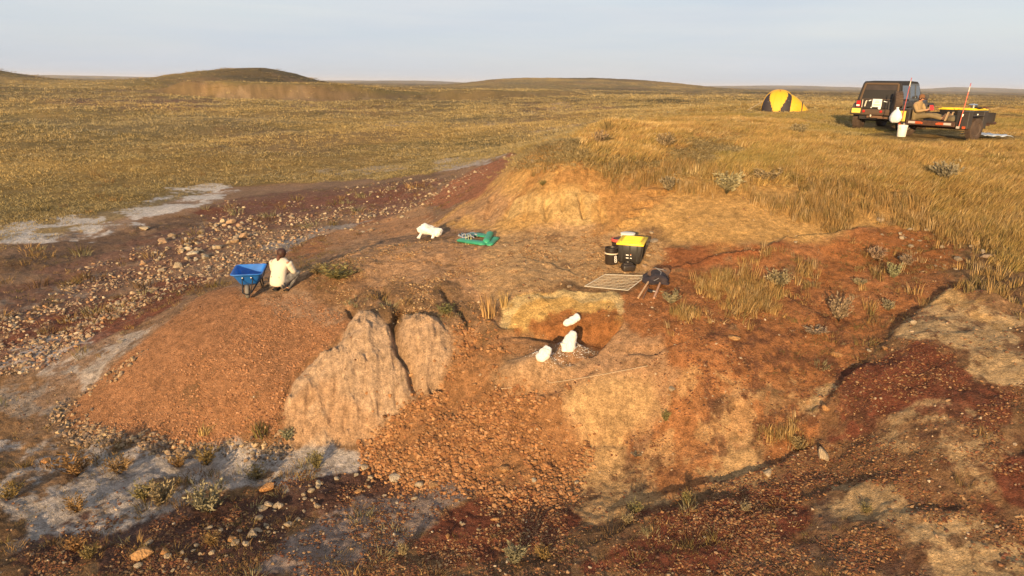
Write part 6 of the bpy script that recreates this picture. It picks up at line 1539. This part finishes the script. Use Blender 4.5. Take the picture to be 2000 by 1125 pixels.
def make_tools_and_boxes():
    # storage tote
    p = spot(1229, 518)
    S = empty('storage_tote', p + Vector((.08, .26, .0)), R(-17), 'black storage tote with a yellow ribbed lid standing at the dig', 'storage box')
    S.location.z = hz(S.location.x, S.location.y) - .01
    tote(S, .74, .50, .40)
    k = MB().box((-.01, -.337, .14), (.115, .006, .042), Euler((-.09, 0, 0))).build('label', mat('white_label', (.75, .71, .64), .6), S)
    k = MB()
    for dx, dz, w, h_ in ((-.045, .205, .03, .05), (-.01, .20, .03, .035), (.03, .212, .03, .03), (0, .19, .09, .02)): k.box((-.01 + dx, -.344, dz), (w, .006, h_), Euler((-.09, 0, 0)))
    k.build('print', mat('white_label', (.75, .71, .64), .6), S); MB().box((.02, -.346, .20), (.022, .008, .022)).build('print', mat('orange_print', (.6, .16, .03), .6), S)
    # buckets
    bk = mat('brown_black_plastic', (.028, .019, .014), .45, noise=.25, nscale=4)
    B = bucket('bucket', spot(1193, 515), .3, 'open black bucket with a pale band and white print left of the storage tote', .135, .33, bk)
    MB().lathe([(.138, .215), (.141, .222), (.141, .234), (.138, .24)], (0, 0, 0), 28).build('band', mat('pale_band', (.60, .47, .33), .6), B)
    e = MB()
    for a0, z0, rr_ in ((-35, .17, .022), (-32, .12, .026), (-24, .075, .03)):
        pts = []
        for q in range(9):
            a = R(a0 - 40) + rr_ * math.cos(q * .785) / .125; zz = z0 + rr_ * math.sin(q * .785); rad = .117 + .028 * zz / .3 + .002; pts.append((rad * math.cos(a), rad * math.sin(a), zz))
        e.tube(pts, .0075, 5)
    e.build('print', mat('white_label', (.75, .71, .64), .6), B)
    B2 = bucket('bucket', spot(1207, 497), 0, 'dark bucket with a red screw lid behind the open black bucket', .145, .30, bk)
    MB().lathe([(.158, .29), (.160, .33), (.150, .345), (.125, .345), (.12, .325), (.01, .322)], (0, 0, 0), 28).build('lid_ring', mat('red_plastic', (.50, .075, .05), .5), B2, 35)
    MB().lathe([(.117, .325), (.11, .350), (.03, .352), (.01, .35)], (0, 0, 0), 24).build('lid_centre', mat('black_plastic', (.012, .012, .013), .35), B2, 35)
    q = spot(1224, 490); q += Vector((.03, .16, 0)); q.z = hz(q.x, q.y)
    B3 = bucket('bucket', q, 0, 'white bucket mostly hidden behind the yellow lid of the tote', .145, .30, mat('white_plastic', (.78, .72, .62), .45))
    MB().lathe([(.155, .302), (.157, .325), (.14, .332), (.01, .334)], (0, 0, 0), 28).build('lid', mat('white_plastic', (.78, .72, .62), .45), B3, 35)
    # small case
    q = spot(1227, 531)
    C = empty('tool_case', q + Vector((0, .07, 0)), R(8), 'small black rounded case lying in front of the storage tote', 'case')
    MB().box((0, 0, .07), (.25, .20, .14), bev=.035, seg=3).build('shell', bk, C, 50); MB().box((0, .01, .145), (.20, .13, .05), bev=.02, seg=2).build('lid', bk, C, 50)
    MB().tube([(-.05, .03, .17), (0, .03, .195), (.05, .03, .17)], .010, 6).build('handle', bk, C); MB().box((.01, .05, .178), (.05, .035, .016), bev=.004).build('clasp', mat('grey_plastic', (.38, .36, .34), .5), C)
    # wire grid frame
    cs = [spot(*c) for c in ((1142, 564), (1226, 572), (1262, 544), (1181, 541))]
    for c in cs: c.z += .05
    G = empty('survey_grid', cs[0], 0, 'square metal grid frame strung with wires lying on the rim above the pit', 'grid frame')
    o = cs[0]; L = [c - o for c in cs]
    wm = mat('pale_metal', (.52, .46, .36), .45, .2); th = mat('dull_wire', (.46, .38, .28), .6)
    for i in range(4): MB().tube([L[i], L[(i + 1) % 4]], .0085, 6).build('bar', wm, G)
    for k in range(1, 10):
        u = k / 10; MB().tube([L[0].lerp(L[3], u), L[1].lerp(L[2], u)], .0032 if k % 2 else .0045, 4).build('wire', th, G)
        MB().tube([L[0].lerp(L[1], u), L[3].lerp(L[2], u)], .0020, 4).build('wire', th, G)
    # digging tools under a dark cloth
    wood = mat('worn_wood', (.40, .245, .135), .75, noise=.2, nscale=12)
    def tool(a, b_, hd, label, rad, m, head=True):
        A = spot(*a); Bp = spot(*b_); A.z += .05; Bp.z += hd
        t = empty('shovel', A, 0, label, 'shovel'); d = Bp - A
        MB().tube([(0, 0, 0), d * .5, d], [rad * 1.05, rad, rad * .9], 8).build('shaft', m, t, 60)
        if head:
            u = d.normalized(); s = u.cross(Vector((0, 0, 1))).normalized(); b = MB()
            b.loft([[d + s * w + u * y + Vector((0, 0, zz)) for w, zz in ((-hw, .02), (-hw * .5, -.012), (hw * .5, -.012), (hw, .02), (hw * .5, .0), (-hw * .5, 0))] for y, hw in ((.0, .03), (.06, .10), (.2, .105), (.27, .06), (.3, .01))]); b.build('blade', mat('rusty_steel', (.14, .075, .04), .8), t, 40)
    tool((1246, 587), (1271, 552), .10, 'shovel with a pale wooden shaft, nearer to the metal grid, its head under dark cloth', .019, wood)
    tool((1277, 587), (1293, 553), .12, 'shovel with a pinkish wooden shaft, right of the other shovel', .021, mat('pink_worn_wood', (.36, .20, .125), .75, noise=.2, nscale=12))
    tool((1255, 589), (1266, 566), .06, 'short dark shafted tool lying between the two shovels', .013, mat('dark_wood', (.15, .075, .04), .8), False)
    c = spot(1282, 552)
    bm = bmesh.new(); bmesh.ops.create_icosphere(bm, subdivisions=4, radius=.5)
    rg = np.random.default_rng(8)
    for v in bm.verts:
        n_ = math.sin(v.co.x * 9 + v.co.z * 5) * .05 + math.sin(v.co.y * 13 + v.co.x * 7) * .04 + math.sin(v.co.z * 17 - v.co.y * 6) * .03
        v.co *= 1 + n_ * 2.6; v.co = Vector((v.co.x * .46 + .1 * v.co.z, v.co.y * .62, v.co.z * (.26 if v.co.z > 0 else .10)))
    b = MB(); b.bm.free(); b.bm = bm
    cl = tag(b.build('dark_cloth', mat('dark_purple_cloth', (.030, .021, .024), .9, noise=.3, nscale=10), None, 60, c + Vector((-.01, .06, .05)), (0, 0, .2)), 'crumpled dark cloth bundle thrown over the shovel heads', 'cloth')
    wv = mat('grey_wire', (.32, .29, .27), .5, .4)
    w_ = MB(); w_.tube([(-.16, -.30, .06), (-.02, -.24, .10), (.06, -.10, .17), (.02, .08, .20)], .006, 5); w_.tube([(.02, .02, .20), (.14, -.02, .18), (.30, .10, .10)], .006, 5); w_.tube([(.24, .06, .12), (.22, -.06, .02)], .006, 5)
    w_.build('wire', wv, cl)
    hb = spot(1268, 572); H = empty('hammer', hb, R(30), 'small black headed hammer between the shovel shafts', 'hammer')
    MB().box((0, 0, .04), (.05, .14, .05), bev=.01).build('head', mat('black_steel', (.018, .017, .018), .5), H); MB().tube([(0, 0, .04), (.12, -.1, .03)], .012).build('handle', mat('grey_plastic', (.38, .36, .34), .5), H)
    # string line
    a, b_ = spot(978, 766), spot(1265, 721)
    pts = []
    for t in np.linspace(0, 1, 26):
        q = a.lerp(b_, float(t)); pts.append((q.x, q.y, q.z + .06 - .035 * math.sin(math.pi * t)))
    st = MB().tube(pts, .0034, 5)
    tag(st.build('string_line', mat('pale_string', (.55, .42, .27), .8), None), 'thin pale string stretched along the lower edge of the dig', 'string')

def jacket(name, secs, feet, label, m, p, rz=0.):
    """a lumpy plaster case: rounded sections (centre, half width, half height) along its length, with stub feet"""
    b = MB(); g = []
    C = [Vector(s[0]) for s in secs]; n = 9
    def at(t):
        i = min(int(t), len(secs) - 2); u = t - i; u = u * u * (3 - 2 * u)
        return C[i].lerp(C[i + 1], u), secs[i][1] * (1 - u) + secs[i + 1][1] * u, secs[i][2] * (1 - u) + secs[i + 1][2] * u
    N = 6 * (len(secs) - 1)
    for k in range(-4, N + 5):
        t = min(max(k / 6, 0), len(secs) - 1); c, w, h = at(t); d = (C[-1] - C[0]).normalized(); f_ = 1
        if k < 0: f_ = math.sqrt(max(0.0, 1 - (k / 4.05) ** 2)); c = c + d * (k / 4.05) * min(w, h) * .85
        if k > N: q = (k - N) / 4.05; f_ = math.sqrt(max(0.0, 1 - q * q)); c = c + d * q * min(w, h) * .85
        s = d.cross(Vector((0, 0, 1))); s = s.normalized() if s.length > .2 else Vector((1, 0, 0)); u_ = s.cross(d)
        g.append([c + s * (w * f_ * math.cos(a)) + u_ * (h * f_ * math.sin(a)) for a in np.linspace(0, 2 * math.pi, 20, endpoint=False)])
    b.loft(g)
    for f0, f1, r_ in feet: b.tube([f0, Vector(f0).lerp(Vector(f1), .5), f1], [r_, r_ * .9, r_ * 1.1], 10)
    for v in b.bm.verts:
        c = v.co; v.co = c * (1 + .075 * math.sin(c.x * 17 + c.z * 13 + p[0] * 9) + .06 * math.sin(c.y * 27 - c.x * 19 + 1.3 + p[1] * 7) + .035 * math.sin(c.z * 51 + c.y * 41 + c.x * 33))
    o = b.build(name, m, None, 70, p, (0, 0, rz))
    return tag(o, label, 'plaster jacket')

def make_jackets():
    pl = mat('white_plaster', (.72, .68, .61), .92, noise=.16, nscale=7, bump_d=.03, bscale=22)
    p = spot(838, 464)
    jacket('plaster_jacket', [((-.24, .02, .20), .11, .085), ((-.08, 0, .215), .15, .135), ((.10, 0, .18), .15, .12), ((.24, -.02, .13), .12, .10)], [((-.19, -.05, .13), (-.22, -.13, .0), .035), ((.13, -.05, .10), (.11, -.15, -.03), .04)],
           'long white plaster jacket on two stub feet in the shaded hollow', pl, p, R(-8))
    p = spot(1117, 634)
    jacket('plaster_jacket', [((-.10, -.02, .03), .07, .05), ((.0, .0, .075), .085, .07), ((.09, .03, .12), .075, .065)], [], 'white plaster jacket lying against the back wall of the pit', pl, p, R(5))
    p = spot(1112, 676)
    jacket('plaster_jacket', [((0, 0, -.02), .125, .12), ((.0, .0, .07), .12, .12), ((.015, .02, .15), .11, .11), ((.015, .02, .17), .10, .10)], [((-.07, -.06, -.05), (-.085, -.05, .08), .065)], 'tall domed white plaster jacket in the middle of the pit', pl, p)
    p = spot(1062, 702)
    jacket('plaster_jacket', [((-.045, 0, .04), .105, .09), ((.02, .01, .10), .105, .095), ((.075, .03, .165), .07, .06)], [], 'egg shaped white plaster jacket on the left platform of the dig', pl, p, R(10))

def make_tarp():
    p = spot(930, 472)
    T = empty('folded_airbed', p, R(-8), 'green folded airbed with straps lying on the clay left of the tool bench', 'airbed')
    gm = mat('green_vinyl', (.035, .26, .135), .45, noise=.15, nscale=5, bump_d=.012, bscale=10)
    def pos(px, py, dz=0.):
        q = spot(px, py) ; v = Matrix.Rotation(R(8), 4, 'Z') @ (q - p); v.z += dz; return v
    def roll(path, w, h, name, m=gm):
        b = MB(); secs = []
        for i, q in enumerate(path):
            d = (path[min(i + 1, len(path) - 1)] - path[max(0, i - 1)]); d.z = 0; d.normalize(); s = Vector((d.y, -d.x, 0)); e = .55 if i in (0, len(path) - 1) else 1
            secs.append([q + s * (w * e * math.cos(2 * math.pi * k / 12)) + Vector((0, 0, h * e * (math.sin(2 * math.pi * k / 12) + .7))) for k in range(12)])
        b.loft(secs); return b.build(name, m, T, 60)
    def path(pts, n=7):
        out = []
        for i in range(len(pts) - 1):
            for k in range(n): out.append(pts[i].lerp(pts[i + 1], k / n))
        return out + [pts[-1]]
    roll(path([pos(898, 471), pos(920, 475), pos(948, 479)]), .13, .048, 'front_fold')
    roll(path([pos(949, 478, .02), pos(954, 469, .03), pos(958, 460, .03)]), .085, .055, 'side_roll')
    roll(path([pos(912, 462), pos(930, 459), pos(952, 463)]), .15, .03, 'back_fold')
    roll(path([pos(955, 480), pos(963, 472), pos(969, 466)]), .09, .035, 'outer_fold')
    cm = mat('blue_grey_webbing', (.10, .15, .20), .8); gw = mat('pale_grey_webbing', (.36, .36, .38), .8)
    for i in range(7):
        c = pos(904 + 3.2 * i, 466 - .5 * (i % 3), .06 + .012 * (i % 3)); rr_ = .09 + .02 * (i % 2)
        MB().tube([c + Vector((rr_ * math.cos(a) * 1.2, rr_ * math.sin(a), .03 * math.sin(2 * a + i))) for a in np.linspace(0, 5.2, 14)], .014, 5).build('strap', cm if i % 3 else gw, T)
    for px in (909, 914, 919): MB().tube([pos(px, 468, .12), pos(px + 1, 474, .11), pos(px + 1, 478, .0)], .008, 5).build('cord', mat('yellow_cord', (.66, .62, .25), .7), T)

def make_camp_bits():
    B = bucket('bucket', on_ground(1762, 26.2), 0, 'white bucket in the grass in front of the trailer', .15, .36, mat('white_plastic', (.78, .72, .62), .45))
    MB().tube([(.15 * math.cos(a), .15 * math.sin(a) * .3 - .14, .30 - .10 * math.sin(a)) for a in np.linspace(0, math.pi, 9)], .005, 5).build('handle', mat('bright_steel', (.62, .60, .56), .35, .8), B)
    p = on_ground(1933, 28.6)
    b = MB(); n = 10; rg = random.Random(4)
    g_ = [[b.bm.verts.new((-.42 + .95 * i / n, -.45 + 1.3 * j / n, .10 + .03 * math.sin(i * 1.7 + j) + rg.uniform(0, .02))) for j in range(n + 1)] for i in range(n + 1)]
    for i in range(n):
        for j in range(n): b._f([g_[i][j], g_[i + 1][j], g_[i + 1][j + 1], g_[i][j + 1]])
    o = b.build('ground_sheet', mat('pale_blue_sheet', (.42, .46, .52), .5), None, 60, p)
    sm = o.modifiers.new('Solidify', 'SOLIDIFY'); sm.thickness = .01
    tag(o, 'pale blue grey sheet spread on the grass right of the trailer', 'tarp')

crouching_person(); make_wheelbarrow(); make_jeep(); make_trailer(); make_tent(); make_tools_and_boxes(); make_jackets(); make_tarp(); make_camp_bits()

for _o in scene.objects:
    for _m in _o.modifiers: _m.show_viewport = True
